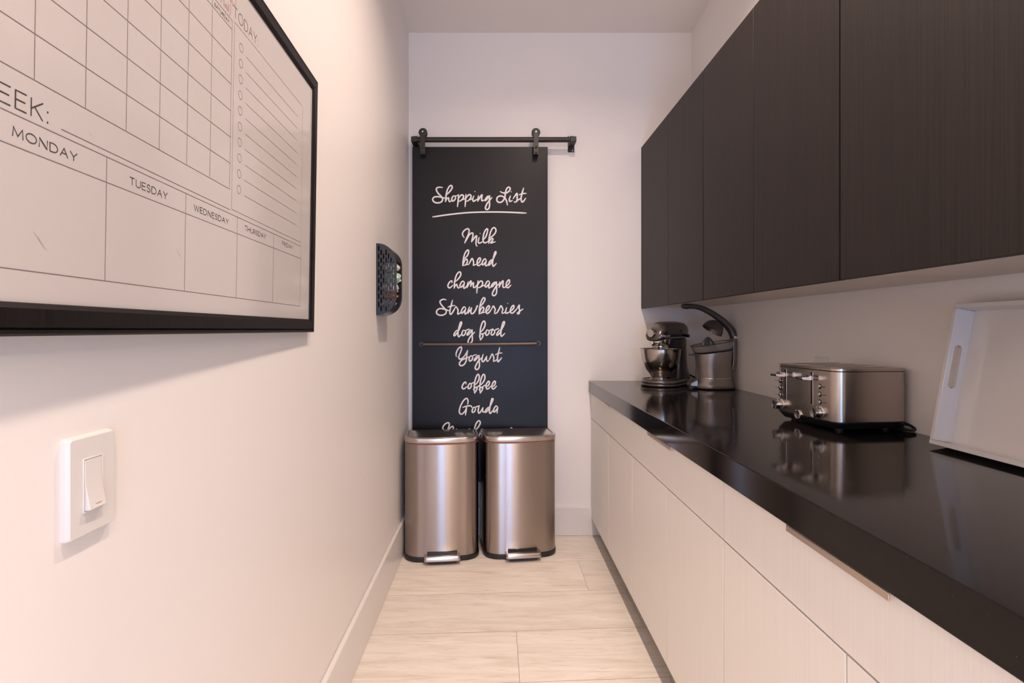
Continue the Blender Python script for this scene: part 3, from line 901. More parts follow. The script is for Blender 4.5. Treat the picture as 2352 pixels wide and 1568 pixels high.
  [(1425,410),(1395,520),(1385,630),(1420,680),(1480,620),(1555,480)],[(1560,480),(1545,590),(1570,650),(1620,620)],
  [(1790,470),(1740,480),(1670,560),(1640,630),(1660,650),(1740,570),(1810,440),(1880,290),(1920,190),(1905,155),(1870,190),(1820,400),(1795,560),(1790,650),(1820,690),(1870,640),(1930,560)],
  [(2090,480),(2050,425),(2010,440),(1950,530),(1940,620),(1975,640),(2040,560),(2095,470)],[(2095,480),(2070,600),(2070,680)]]),
 ('list_word', 15.68, 1010, 905, 1.62, [
  [(170,1330),(115,1240),(120,1170),(200,1070),(300,1025),(340,1060),(335,1150),(290,1270),(240,1400),(190,1530)],[(190,1530),(290,1350),(390,1200),(470,1160),(490,1230),(460,1400),(450,1480)],[(450,1480),(560,1330),(610,1265),(600,1400),(600,1560)],
  [(700,1340),(690,1500),(720,1560),(790,1500),(830,1360)],[(835,1350),(820,1480),(850,1550),(930,1490)],
  [(930,1490),(1065,1250),(1060,1400),(1050,1520),(1000,1540)],[(1050,1520),(1200,1440)],
  [(1270,1310),(1390,1180),(1460,1040),(1440,970),(1390,960),(1310,1060),(1250,1260),(1230,1420),(1220,1560)],[(1220,1560),(1290,1440),(1340,1420),(1350,1500),(1390,1560),(1420,1480)],
  [(1420,1480),(1530,1270),(1590,1350),(1600,1450),(1600,1540)],[(1600,1540),(1690,1490)],
  [(1790,1350),(1740,1350),(1700,1440),(1710,1520),(1760,1520),(1810,1430),(1790,1350)],[(1790,1350),(1900,1310)],
  [(1990,1340),(1940,1340),(1900,1430),(1910,1510),(1960,1510),(2010,1420),(1990,1340)],[(1990,1340),(2110,1300)],
  [(2130,1330),(2110,1500)],[(2110,1500),(2200,1330),(2230,1350),(2210,1500)],[(2210,1500),(2300,1340),(2330,1370),(2330,1490),(2380,1490)],
  [(2380,1490),(2560,1230),(2600,1260),(2580,1400),(2570,1490),(2520,1510)],[(2560,1480),(2700,1400)]]),
]
def build_words():
    for name, sc, ox, oy, hw, strokes in WORDS:
        bm = NB()
        def f(x, y, h=0.0): return (x, BY - 0.0003 - h, y)
        for st in strokes:
            pts = [(bx(ox + x / sc), bz(oy + y / sc)) for x, y in st]
            ribbon(bm, pts, hw * KB, f, 0.66, 7, 10)
        obj(name, bm, M_CHALK, panel, recalc=False)
build_words()

# ------------------------------------------------------------------ step bins
BW, BD = 0.395, 0.245
def bin_outline(off=0.0):
    w, d = BW, BD
    pts = []
    rf, rb = 0.085, 0.018
    # front edge bows outwards slightly
    n = 10
    xs = w / 2 - rf
    for k in range(n + 1):
        x = -xs + 2 * xs * k / n
        pts.append((x, -d / 2 - 0.010 * (1 - (x / xs) ** 2)))
    for k in range(1, 13):
        a = math.radians(-90 + 90 * k / 12)
        pts.append((xs + rf * math.cos(a), -d / 2 + rf + rf * math.sin(a)))
    for k in range(7):
        a = math.radians(90 * k / 6)
        pts.append((w / 2 - rb + rb * math.cos(a), d / 2 - rb + rb * math.sin(a)))
    for k in range(7):
        a = math.radians(90 + 90 * k / 6)
        pts.append((-w / 2 + rb + rb * math.cos(a), d / 2 - rb + rb * math.sin(a)))
    for k in range(1, 13):
        a = math.radians(180 + 90 * k / 12)
        pts.append((-xs + rf * math.cos(a), -d / 2 + rf + rf * math.sin(a)))
    pts.pop()
    return offset_loop(pts, off) if off else pts
def bl(off, z): return [(x, y, z) for x, y in bin_outline(off)]
def make_bin(loc, rz, label):
    t = thing('step_bin', loc, label, 'trash can', 'stainless step bins in front of the chalkboard', rz)
    k = dict(world=False)
    bm = NB(); loft(bm, [bl(0, .026), bl(0, .30), bl(0, .613)], True, True)
    body = obj('body', bm, M_BIN, t, smooth=40, **k)
    bm = NB(); loft(bm, [bl(-.004, .0), bl(.003, .004), bl(.004, .020), bl(.0025, .028), bl(-.003, .028)], True, True)
    obj('base', bm, M_BLACKP, t, smooth=40, **k)['label'] = 'black plastic base ring'
    bm = NB(); loft(bm, [bl(-.006, .6125), bl(-.006, .626)], True, True)
    obj('rim', bm, M_BLACKG, t, smooth=40, **k)
    bm = NB(); loft(bm, [bl(-.004, .6128), bl(-.002, .6155), bl(-.004, .618)], False, False)
    obj('bag_edge', bm, M_COPPER, t, smooth=60, **k)['label'] = 'reddish bag edge showing under the lid'
    bm = NB(); loft(bm, [bl(-.004, .6215), bl(.0015, .622), bl(.0025, .625), bl(.0025, .643), bl(.0005, .6475), bl(-.004, .649), bl(-.014, .649), bl(-.016, .6475)], True, True)
    lid = obj('lid', bm, M_BINLID, t, smooth=50, **k)
    bm = NB(); loft(bm, [bl(-.0185, .6475), bl(-.0185, .6492), bl(-.020, .6498)], True, True)
    obj('lid_plate', bm, M_BINLID, lid, smooth=50, **k)
    bm = NB(); box(bm, -BW / 2 + .03, BW / 2 - .03, BD / 2 - .004, BD / 2 + .008, .03, .632)
    obj('hinge_housing', bm, M_BLACKP, t, bevel=0.008, **k)
    fy = -BD / 2 - 0.0085
    bm = NB(); box(bm, -.078, .078, fy - .004, fy + .01, .0265, .057)
    obj('pedal_recess', bm, M_BLACKG, t, bevel=0.003, **k)
    bm = NB(); box(bm, -.075, .075, fy - .040, fy - .006, .0085, .0225)
    obj('pedal_underside', bm, M_BLACKP, t, bevel=0.004, **k)
    bm = NB()
    lo = [(x, y + fy - .020, .0220) for x, y in rrect(.188, .052, .006, 5, rf=.014)]
    mid = [(x, y + fy - .020, .0410) for x, y in rrect(.188, .052, .006, 5, rf=.014)]
    hi = [(x, y + fy - .020, .0450) for x, y in rrect(.182, .046, .006, 5, rf=.012)]
    loft(bm, [lo, mid, hi], True, True)
    obj('pedal', bm, M_BINLID, t, smooth=40, **k)['label'] = 'steel foot pedal'
    return t
make_bin((-.2935, 3.000, 0.0005), math.radians(6.5), 'left one of the two stainless steel step bins, touching the left wall baseboard')
make_bin((.1265, 3.040, 0.0005), math.radians(7.5), 'right one of the two stainless steel step bins, nearer the white base cabinets')

# ------------------------------------------------------------------ bag dispenser on the left wall
Y0, Y1 = 2.366, 2.522
DX, DZ0, DZ1, DR = 0.086, 1.279, 1.589, 0.082
def d_outline(ins=0.0, n=12, x_back=0.0006):
    """half-stadium outline (x from the wall, z)"""
    pts = []
    r = DR - ins
    pts.append((x_back, DZ0 + ins))
    cx = DX - DR
    for k in range(n + 1):
        a = math.radians(-90 + 90 * k / n)
        pts.append((cx + r * math.cos(a), DZ0 + DR + r * 1.0 * math.sin(a)))
    for k in range(n + 1):
        a = math.radians(90 * k / n)
        pts.append((cx + r * math.cos(a), DZ1 - DR + r * math.sin(a)))
    pts.append((x_back, DZ1 - ins))
    return pts
disp = thing('bag_dispenser', (WALL_L, (Y0 + Y1) / 2, DZ0), 'dark perforated half-round bag dispenser on the left wall beside the chalkboard', 'bag dispenser')
def inside(x, z, m):
    cx = DX - DR
    if x > cx:
        if z < DZ0 + DR: return math.hypot(x - cx, z - DZ0 - DR) < DR - m
        if z > DZ1 - DR: return math.hypot(x - cx, z - DZ1 + DR) < DR - m
        return x < DX - m
    return DZ0 + m < z < DZ1 - m
holes = []
for c in range(7):
    x = 0.0115 + c * 0.0106
    z = DZ0 + 0.012 + (0.017 if c % 2 else 0.0)
    while z < DZ1:
        if inside(x, z - .012, .006) and inside(x, z + .012, .006): holes.append(slot2d(x, z, .0056, .0245, 3))
        z += 0.0345
bm = NB(); box(bm, WALL_L + .0004, WALL_L + .0012, Y0 + .002, Y1 - .002, DZ0 + .003, DZ1 - .003)
obj('dark_backing', bm, M_BLACKP, disp)  # black sheet added against the wall so the slots read dark
for yy in (Y0, Y1 - .0016):
    bm = plate_holes(d_outline(), holes if yy == Y0 else [], lambda u, v: (WALL_L + u, yy, v), (0, .0016, 0))
    obj('side_panel', bm, M_BLUEMETAL, disp)
def shell(a, b, y0, y1):
    """piece of the curved front between outline indices a..b"""
    o = d_outline(0.0003)[a:b + 1]; i_ = d_outline(0.0019)[a:b + 1]
    bm = NB()
    sec = [(WALL_L + x, z) for x, z in o] + [(WALL_L + x, z) for x, z in reversed(i_)]
    loft(bm, [[(x, y0, z) for x, z in sec], [(x, y1, z) for x, z in sec]], True, True)
    return bm
NO = len(d_outline())
obj('lower_shell', shell(0, 9, Y0 + .0017, Y1 - .0017), M_BROWNMETAL, disp, smooth=40)
obj('upper_shell', shell(NO - 13, NO - 1, Y0 + .0017, Y1 - .0017), M_BROWNMETAL, disp, smooth=40)
for a, b in ((Y0 + .0017, Y0 + .020), (Y1 - .020, Y1 - .0017)):
    obj('front_rail', shell(9, NO - 13, a, b), M_BROWNMETAL, disp, smooth=40)
def crumple(c, s, amp, seed, sub=4):
    bm = NB()
    bmesh.ops.create_icosphere(bm, subdivisions=sub, radius=1.0)
    for v in bm.verts:
        n = v.co.normalized()
        k = 1 + amp * (noise.noise(n * 2.1 + Vector((seed, seed * 2, 0))) + 0.6 * noise.noise(n * 5.3 + Vector((0, seed, seed))))
        v.co = Vector((n.x * s[0] * k, n.y * s[1] * k, n.z * s[2] * k)) + Vector(c)
    return bm
BAGS = [((WALL_L + .050, 2.444, 1.494), (.036, .050, .022), M_BAGW, 'crumpled white plastic bag, topmost in the bag dispenser'),
        ((WALL_L + .056, 2.444, 1.444), (.036, .050, .027), M_BAGG, 'pale green plastic bag bulging out of the bag dispenser opening'),
        ((WALL_L + .050, 2.430, 1.402), (.033, .034, .019), M_BAGW, 'small white plastic bag below the pale green one in the dispenser'),
        ((WALL_L + .046, 2.487, 1.399), (.030, .020, .017), M_BAGT, 'tan plastic bag at the far side of the dispenser opening'),
        ((WALL_L + .046, 2.442, 1.366), (.033, .050, .017), M_BAGO, 'orange plastic bag between the white and the grey bags in the dispenser'),
        ((WALL_L + .044, 2.440, 1.330), (.030, .050, .018), M_BAGC, 'greyish clear plastic bag, lowest in the bag dispenser')]
for i, (c, s, m, lab) in enumerate(BAGS):
    tag(obj('plastic_bag', crumple(c, s, 0.30, i * 3.7 + 1.3), m, smooth=50), lab, 'plastic bag', 'plastic bags stuffed in the dispenser')

# ------------------------------------------------------------------ toaster
TR = math.radians(7.0)
TL, TW = 0.236, 0.285
tc_, ts_ = math.cos(TR), math.sin(TR)
P2 = Vector((.9945, 1.598))
tctr = P2 + Vector((tc_, ts_)) * (TL / 2) + Vector((-ts_, tc_)) * (TW / 2)
toast = thing('toaster', (tctr.x, tctr.y, CT), 'brushed steel four-slice toaster on the black counter, levers facing the aisle', 'toaster', None, TR)
def tl(w, d, r, z): return [(x, y, z) for x, y in rrect(w, d, r, 6)]
kw = dict(world=False)
bm = NB(); loft(bm, [tl(TL - .040, TW - .040, .025, .0075), tl(TL - .022, TW - .022, .028, .010), tl(TL + .002, TW + .002, .03, .028), tl(TL + .002, TW + .002, .03, .031)], True, True)
obj('base', bm, M_BLACKP, toast, smooth=30, **kw)['label'] = 'black plastic base'
for sx in (-1, 1):
    for sy in (-1, 1):
        bm = NB(); lathe(bm, [(.012, .0003), (.012, .0078)], (sx * .075, sy * .10, 0), 16, cap0=True, cap1=True)
        obj('foot', bm, M_RUBBER, toast, **kw)
bm = NB(); loft(bm, [tl(TL, TW, .03, .0312), tl(TL, TW, .03, .1775)], True, True)
obj('body', bm, M_TOAST, toast, smooth=40, **kw)
bm = NB(); loft(bm, [tl(TL - .003, TW - .003, .029, .1776), tl(TL - .003, TW - .003, .029, .1788)], True, True)
obj('seam', bm, M_GAP, toast, **kw)
def xs_slot(cy): return [(u, v) for v, u in slot2d(cy, 0.004, .030, .172, 4)]
hs = [xs_slot(c) for c in (-.105, -.035, .035, .105)]
hs = [list(reversed(h)) for h in hs]
bm = plate_holes(rrect(TL, TW, .03, 6), hs, lambda u, v: (u, v, .179), (0, 0, .0095))
obj('top_cap', bm, M_TOAST, toast, bevel=0.0014, **kw)
bm = NB()
for c in (-.105, -.035, .035, .105):
    box(bm, -.078, .086, c - .013, c + .013, .1789, .180)
obj('slot_floor', bm, M_GAP, toast, **kw)
fx = -TL / 2
def ty(t): return -TW / 2 + .0155 + .265 * t     # along the lever face, from the near corner
for tt, col in ((.339, .207), (.814, .916)):
    bm = NB(); box(bm, fx - .0004, fx + .001, ty(tt) - .0028, ty(tt) + .0028, .070, .1705)
    obj('lever_slot', bm, M_BLACKG, toast, **kw)
    bm = NB()
    for s_ in (-1, 1):
        box(bm, fx - .0009, fx + .0004, ty(tt) + s_ * .0038 - .0007, ty(tt) + s_ * .0038 + .0007, .069, .1715)
    obj('slot_trim', bm, M_CHROME, toast, **kw)
    bm = NB()
    box(bm, fx - .012, fx - .0006, ty(tt) - .0024, ty(tt) + .0024, .147, .157)
    sec = [(-.044, .1520), (-.0425, .1570), (-.023, .1575), (-.0195, .1615), (-.0125, .1615), (-.011, .148), (-.0145, .1455), (-.0425, .1485)]
    w2 = .0165
    loft(bm, [[(fx + a, ty(tt) - w2, z) for a, z in sec], [(fx + a, ty(tt) + w2, z) for a, z in sec]], True, True)
    obj('lever', bm, M_CHROME, toast, bevel=0.001, **kw)['label'] = 'chrome bread lever'
    for zz, wd in ((.130, 'Bagel'), (.106, 'Frozen'), (.0825, 'Cancel')):
        bm = NB()
        lathe(bm, [(.0078, fx + .001), (.0078, fx - .001), (.0068, fx - .0012)], (0, ty(col), zz), 24, 'X', True, True)
        b = obj('button', bm, M_BLACKG, toast, smooth=40, **kw)
        bm = NB(); lathe(bm, [(.0060, fx - .0010), (.0060, fx - .0032), (.0050, fx - .0042), (.0005, fx - .0042)], (0, ty(col), zz), 24, 'X', True, True)
        obj('button_cap', bm, M_CHROME, b, smooth=40, **kw)
        cu = bpy.data.curves.new('button_label', 'FONT'); cu.body = wd; cu.size = .0062; cu.align_x = 'LEFT' ; cu.align_y = 'CENTER'
        to = bpy.data.objects.new('tmp', cu)
        me = bpy.data.meshes.new_from_object(to)
        bpy.data.objects.remove(to)
        lo = bpy.data.objects.new('button_label', me); C.objects.link(lo); lo.parent = b
        me.materials.clear(); me.materials.append(M_PRINTD)
        # reads towards -y (to the viewer's right), facing -x
        R = Matrix(((0, 0, -1, 0), (-1, 0, 0, 0), (0, 1, 0, 0), (0, 0, 0, 1)))
        side = ty(col) - .0105 if tt < .5 else ty(col) + .0285
        me.transform(Matrix.Translation((fx - .0004, side, zz)) @ R)
    zk = .0505
    bm = NB(); lathe(bm, [(.0205, fx + .001), (.0205, fx - .0012), (.0185, fx - .0025)], (0, ty(col) , zk), 40, 'X', True, True)
    kb = obj('knob_ring', bm, M_CHROME, toast, smooth=40, **kw)
    bm = NB(); lathe(bm, [(.0150, fx - .0024), (.0150, fx - .020), (.0140, fx - .0225), (.0005, fx - .0215)], (0, ty(col), zk), 40, 'X', True, True)
    obj('browning_knob', bm, M_CHROME, kb, smooth=40, **kw)
    bm = NB()
    for k in range(9):
        a = math.radians(-130 + 260 * k / 8 + 90)
        y_, z_ = ty(col) + .0235 * math.cos(a), zk + .0235 * math.sin(a)
        box(bm, fx - .0004, fx, y_ - .0006, y_ + .0006, z_ - .0006, z_ + .0006)
    obj('dial_mark', bm, M_PRINTD, kb, **kw)
ey, ez = ty(.573), .030
bm = NB(); lathe(bm, [(.0150, fx + .001), (.0150, fx - .0035), (.0135, fx - .0042), (.0125, fx - .0036), (.0005, fx - .0036)], (0, ey, ez), 40, 'X', True, True)
em = obj('emblem', bm, M_CHROME, toast, smooth=40, **kw)
em['label'] = 'round chrome badge'
bm = NB()
def emb(u, v, h=0.0): return (fx - .0044 - h, ey - u, ez + v)
for st in ([(-.001, .004), (-.004, .0055), (-.007, .002), (-.006, -.004), (-.003, -.006), (-.0005, -.003), (-.003, -.001)], [(-.0005, -.003), (-.001, -.0075), (-.004, -.007)],
           [(.006, .004), (.003, .0055), (.0015, .003), (.004, .0005), (.0015, -.002), (.002, -.0055), (.005, -.006), (.007, -.0035)],
           [(.0115 * math.cos(2 * PI * k / 24), .0115 * math.sin(2 * PI * k / 24)) for k in range(25)]):
    ribbon(bm, st, .0006, emb, .8, 4, 6)
obj('monogram', bm, M_PRINTD, em, recalc=False, **kw)
bm = NB()
box(bm, TL / 2 - .022, TL / 2 + .002, -TW / 2 + .022, -TW / 2 + .060, .009, .030)
tube(bm, spline([(TL / 2 - .004, -TW / 2 + .036, .022), (TL / 2 + .008, -TW / 2 + .012, .018), (TL / 2 + .006, -TW / 2 - .012, .008), (TL / 2 - .010, -TW / 2 + .020, .0055), (TL / 2 - .002, .02, .0055), (TL / 2 - .006, .10, .0055)], 6), .0042, 8)
obj('cord', bm, M_RUBBER, toast, smooth=50, **kw)

# wall outlet behind the toaster
t = thing('wall_outlet', (WALL_R, 2.08, .99), 'white outlet plate on the right wall, mostly hidden behind the toaster', 'outlet')
bm = NB()
loft(bm, [[(WALL_R - x, 2.082 + a, 1.052 + b) for a, b in rrect(w, h, .004, 4)] for x, w, h in ((0.0003, .078, .122), (.004, .078, .122), (.007, .073, .117))], True, True)
obj('wall_plate', bm, M_WHITEP, t, smooth=35)
bm = NB()
for z in (1.030, 1.074): loft(bm, [[(WALL_R - x, 2.082 + a, z + b) for a, b in rrect(.032, .028, .010, 4)] for x in (.0065, .0085)], True, True)
obj('socket', bm, M_WHITEP, t, smooth=35)

# ------------------------------------------------------------------ white lacquered tray leaning on the right wall
LEAN = math.radians(10.4)
tray = thing('serving_tray', (1.1166, 1.20, CT), 'white lacquered serving tray with slotted handles leaning on the right wall', 'tray')
n_in = Vector((math.cos(LEAN), 0, -math.sin(LEAN)))     # into the wall
u_up = Vector((math.sin(LEAN), 0, math.cos(LEAN)))      # up along the tray
T_D, T_H, T_W, TT = 0.054, 0.365, 0.50, 0.011
org = Vector((1.1166, 1.414, CT + T_D * math.sin(LEAN) + 0.0004))
def tp(l, h, dd):                                       # l from the left side, h up, dd depth behind the rim
    p = org + u_up * h + n_in * dd
    return (p.x, p.y - l, p.z)
def tbox(l0, l1, h0, h1, d0, d1):
    bm = NB()
    hexa(bm, [tp(l0, h0, d0), tp(l1, h0, d0), tp(l1, h0, d1), tp(l0, h0, d1), tp(l0, h1, d0), tp(l1, h1, d0), tp(l1, h1, d1), tp(l0, h1, d1)])
    return bm
obj('tray_bottom', tbox(TT, T_W - TT, TT, T_H - TT, T_D - .008, T_D), M_LACQ, tray)
obj('rim', tbox(0, T_W, 0, TT, 0, T_D), M_LACQ, tray, bevel=0.0012)
obj('rim', tbox(0, T_W, T_H - TT, T_H, 0, T_D), M_LACQ, tray, bevel=0.0012)
for l0 in (0.0, T_W - TT):
    outer = [(0, TT + .0002), (T_D, TT + .0002), (T_D, T_H - TT - .0002), (0, T_H - TT - .0002)]
    hole = slot2d(.0225, T_H * .56, .020, .112, 6)
    bm = plate_holes(outer, [hole], lambda dd, h: tp(l0, h, dd), (0, -TT, 0))
    obj('handle_side', bm, M_LACQ, tray, bevel=0.0012)

# ------------------------------------------------------------------ stand mixer
MA = math.radians(50)
mix = thing('stand_mixer', (.893, 2.965, CT), 'pewter stand mixer with a steel bowl in the far counter corner', 'stand mixer', None, math.atan2(-math.cos(MA), -math.sin(MA)))
def keyhole(off=0.0, n=44):
    pts = []
    for k in range(n):
        a = 2 * PI * k / n
        # blend of a front disc and a rear pad
        x, y = .104 * math.cos(a), .104 * math.sin(a)
        if x < 0:
            s = min(1, -x / .104)
            x = x - s * .145
            y = y * (1 - .28 * s)
        pts.append((x, y))
    return offset_loop(pts, off) if off else pts
def kl(off, z): return [(x, y, z) for x, y in keyhole(off)]
bm = NB()
loft(bm, [kl(-.010, .0005), kl(-.001, .003), kl(.002, .009), kl(-.001, .0145), kl(-.004, .0155), kl(-.004, .0175), kl(.0, .0185), kl(.002, .026), kl(-.002, .033), kl(-.009, .036)], True, True)
base = obj('base', bm, M_MIXER, mix, smooth=60, **kw)
bm = NB(); loft(bm, [kl(-.0015, .0154), kl(-.0015, .0176)], False, False)
obj('base_groove', bm, M_BLACKG, base, **kw)
bm = NB()
col = []
for z, cx, hx, hy in ((.030, -.165, .070, .066), (.05, -.165, .062, .058), (.09, -.168, .052, .048), (.14, -.168, .047, .044), (.19, -.160, .050, .046), (.225, -.150, .058, .050), (.25, -.145, .062, .052)):
    col.append([(cx + hx * math.copysign(abs(math.cos(a)) ** .8, math.cos(a)), hy * math.copysign(abs(math.sin(a)) ** .8, math.sin(a)), z) for a in [2 * PI * k / 32 for k in range(32)]])
loft(bm, col, True, True)
obj('column', bm, M_MIXER, mix, smooth=60, **kw)
HEAD = [(-.222, .290, .008, .008), (-.218, .291, .024, .026), (-.205, .292, .040, .043), (-.175, .293, .051, .054), (-.12, .2935, .0545, .058), (-.05, .2935, .0545, .059), (.0, .2925, .0525, .059), (.025, .287, .047, .058), (.048, .279, .039, .056), (.064, .271, .031, .050), (.074, .265, .023, .041), (.078, .262, .014, .026)]
def head_at(f):
    for a, b in zip(HEAD, HEAD[1:]):
        if a[0] <= f <= b[0]:
            t_ = (f - a[0]) / (b[0] - a[0])
            return tuple(a[i] + (b[i] - a[i]) * t_ for i in range(1, 4))
    return HEAD[-1][1:]
EX = 2.7
bm = NB()
loops = []
sp = spline([Vector((h[0], h[1], 0)) for h in HEAD], 3)
fs = [p.x for p in sp]
for f in fs:
    zc, hz_, hy_ = head_at(max(-.222, min(.078, f)))
    loops.append([(f, hy_ * math.copysign(abs(math.cos(a)) ** (2 / EX), math.cos(a)), zc + hz_ * math.copysign(abs(math.sin(a)) ** (2 / EX), math.sin(a))) for a in [2 * PI * k / 40 for k in range(40)]])
loft(bm, loops, True, True)
head = obj('head', bm, M_MIXER, mix, smooth=70, **kw)
def head_y(f, z):
    zc, hz_, hy_ = head_at(f)
    u = min(.999, abs(z - zc) / hz_)
    return hy_ * (1 - u ** EX) ** (1 / EX)
def band(z0, z1, out, m, name):
    bm = NB()
    ff = [-.205 + (.073 + .205) * k / 40 for k in range(41)]
    rows = []
    for z in (z0, z1):
        rows.append([(f, head_y(f, z) + out, z) for f in ff] + [(f, -head_y(f, z) - out, z) for f in reversed(ff)])
    loft(bm, rows, False, False, True)
    return obj(name, bm, m, head, smooth=60, **kw)
band(.2625, .2775, .0016, M_BLACKG, 'trim_band')['label'] = 'black trim band with maker lettering'
band(.2585, .2622, .0018, M_CHROME, 'chrome_trim')
cu = bpy.data.curves.new('brand_lettering', 'FONT'); cu.body = 'KitchenAid'; cu.size = .0150; cu.align_x = 'LEFT'; cu.align_y = 'CENTER'
to = bpy.data.objects.new('tmp', cu); me = bpy.data.meshes.new_from_object(to); bpy.data.objects.remove(to)
me.materials.clear(); me.materials.append(M_CHALK)
me.transform(Matrix.Translation((.071, .0625, .270)) @ Matrix(((-1, 0, 0, 0), (0, 0, 1, 0), (0, 1, 0, 0), (0, 0, 0, 1))))
for v in me.vertices: v.co.y = head_y(max(-.2, min(.072, v.co.x)), .270) + .0026
lo = bpy.data.objects.new('brand_lettering', me); C.objects.link(lo); lo.parent = head
# hub and its knob at the front, speed lever, lock lever
bm = NB(); lathe(bm, [(.024, .040), (.024, .078), (.0215, .082), (.0215, .092), (.0195, .0945), (.0005, .0945)], (0, 0, .283), 32, 'X', True, True)
obj('attachment_hub', bm, M_CHROME, head, smooth=40, **kw)
bm = NB(); tube(bm, [(.046, .040, .288), (.050, .068, .288)], [.006, .0085], 14)
obj('hub_knob', bm, M_BLACKG, head, smooth=40, **kw)
bm = NB(); tube(bm, [(-.155, .054, .268), (-.155, .076, .268)], [.006, .009], 14)
obj('speed_lever', bm, M_BLACKG, head, smooth=40, **kw)
bm = NB(); box(bm, -.106, -.098, .0575, .0640, .287, .301)
obj('lock_lever', bm, M_BLACKG, head, bevel=0.002, **kw)
bm = NB(); lathe(bm, [(.052, .252), (.052, .237), (.050, .232), (.049, .220), (.046, .216), (.020, .214), (.020, .208), (.001, .208)], (0, 0, 0), 40, cap0=True)
obj('planetary_ring', bm, M_CHROME, head, smooth=40, **kw)
bm = NB(); tube(bm, [(.018, 0, .212), (.018, 0, .07)], .0055, 12)
obj('beater_shaft', bm, M_BLACKP, head, smooth=40, **kw)
bm = NB()
prof_o = spline([(.050, 0, .040), (.051, 0, .052), (.058, 0, .064), (.080, 0, .092), (.096, 0, .128), (.1035, 0, .170), (.1055, 0, .197)], 5)
prof = [(p.x, p.z) for p in prof_o] + [(.110, .1985), (.1105, .2005), (.106, .2010), (.1035, .198)]
prof += [(p.x - .0018, p.z + .001) for p in reversed(prof_o[5:])] + [(.03, .056), (.0005, .055)]
lathe(bm, [(.0005, .0395)] + prof, (0, 0, 0), 64, cap0=True, cap1=True)
obj('bowl', bm, M_BOWL, mix, smooth=50, **kw)['label'] = 'polished steel mixing bowl'
bm = NB(); lathe(bm, [(.056, .0355), (.056, .0395), (.050, .0400), (.001, .0400)], (0, 0, 0), 40, cap0=True)
obj('bowl_clamp', bm, M_CHROME, mix, smooth=40, **kw)
bm = NB(); lathe(bm, [(.098, .0358), (.098, .0385), (.090, .0385), (.090, .0358)], (0, 0, 0), 48, cap0=False)
obj('base_ring', bm, M_BLACKG, base, smooth=40, **kw)
bm = NB(); tube(bm, spline([(-.245, .02, .05), (-.27, .05, .03), (-.265, .10, .006), (-.235, .14, .0048), (-.20, .165, .0048)], 6), .004, 8)
obj('cord', bm, M_RUBBER, mix, smooth=50, **kw)

# ------------------------------------------------------------------ citrus juicer
JD = 2.825
jx = (1637.5 - 1138) * JD / FPX
jui = thing('citrus_juicer', (jx, JD, CT), 'silver lever citrus juicer with a raised dark arm, between mixer and toaster', 'juicer')
def jl(cx, cy, hx, hy, z, tilt=0.0, n=48, ex=2.4):
    out = []
    for k in range(n):
        a = 2 * PI * k / n
        x = hx * math.copysign(abs(math.cos(a)) ** (2 / ex), math.cos(a))
        y = hy * math.copysign(abs(math.sin(a)) ** (2 / ex), math.sin(a))
        out.append((cx + x, cy + y, z + tilt * x))
    return out
bm = NB(); loft(bm, [jl(.012, 0, .088, .078, .0003), jl(.012, 0, .090, .080, .004)], True, True)
obj('foot_pad', bm, M_RUBBER, jui, **kw)
bm = NB()
loft(bm, [jl(0, 0, .096, .083, .0042), jl(0, 0, .098, .085, .009), jl(.001, 0, .096, .083, .026), jl(.002, 0, .092, .080, .033), jl(.003, 0, .087, .076, .050), jl(.003, 0, .086, .075, .056)], True, True)
obj('base', bm, M_JUICE, jui, smooth=50, **kw)
bm = NB()
hexa(bm, [(-.128, -.032, .013), (-.088, -.040, .010), (-.088, .040, .010), (-.128, .032, .013), (-.124, -.030, .030), (-.088, -.040, .052), (-.088, .040, .052), (-.124, .030, .030)])
obj('front_toe', bm, M_JUICE, jui, bevel=0.005, **kw)
bm = NB()
TI = 0.13
loft(bm, [jl(.003, 0, .086, .075, .0562), jl(.002, 0, .085, .074, .09), jl(.002, 0, .085, .0745, .13, TI * .5), jl(.003, 0, .089, .077, .178, TI), jl(.003, 0, .088, .076, .187, TI), jl(.003, 0, .080, .070, .189, TI)], True, True)
obj('motor_housing', bm, M_JUICE, jui, smooth=50, **kw)
bm = NB()
loft(bm, [jl(.003, 0, .0855, .0755, .0555), jl(.003, 0, .0855, .0755, .0575)], False, False)
obj('housing_seam', bm, M_CHROME, jui, **kw)
# juice bowl of smoked plastic
bm = NB()
out_ = [jl(.000, 0, .080, .068, .190, TI), jl(-.002, 0, .092, .080, .196, TI), jl(-.004, 0, .100, .088, .222, TI * 1.15), jl(-.005, 0, .1035, .091, .232, TI * 1.2)]
in_ = [jl(-.005, 0, .100, .0875, .232, TI * 1.2), jl(-.004, 0, .097, .085, .222, TI * 1.15), jl(-.002, 0, .088, .076, .199, TI), jl(0, 0, .03, .03, .197, TI)]
loft(bm, out_ + in_, True, True)
jb = obj('juice_bowl', bm, M_SMOKE, jui, smooth=50, **kw)
jb['label'] = 'smoked clear juice bowl'
bm = NB()
loft(bm, [jl(-.005, 0, .1045, .092, .2305, TI * 1.2), jl(-.005, 0, .1060, .0935, .2325, TI * 1.2), jl(-.005, 0, .1045, .092, .2345, TI * 1.2), jl(-.005, 0, .0995, .087, .2340, TI * 1.2), jl(-.005, 0, .0995, .087, .2305, TI * 1.2)], False, False)
obj('rim', bm, M_ARM, jb, smooth=50, **kw)
bm = NB()
loft(bm, [jl(.003, 0, .0885, .0765, .1885, TI), jl(.0, 0, .0905, .0785, .1925, TI), jl(.0, 0, .0905, .0785, .1945, TI), jl(.0, 0, .080, .068, .1955, TI)], False, False)
obj('collar', bm, M_BLACKG, jui, smooth=50, **kw)
bm = NB()
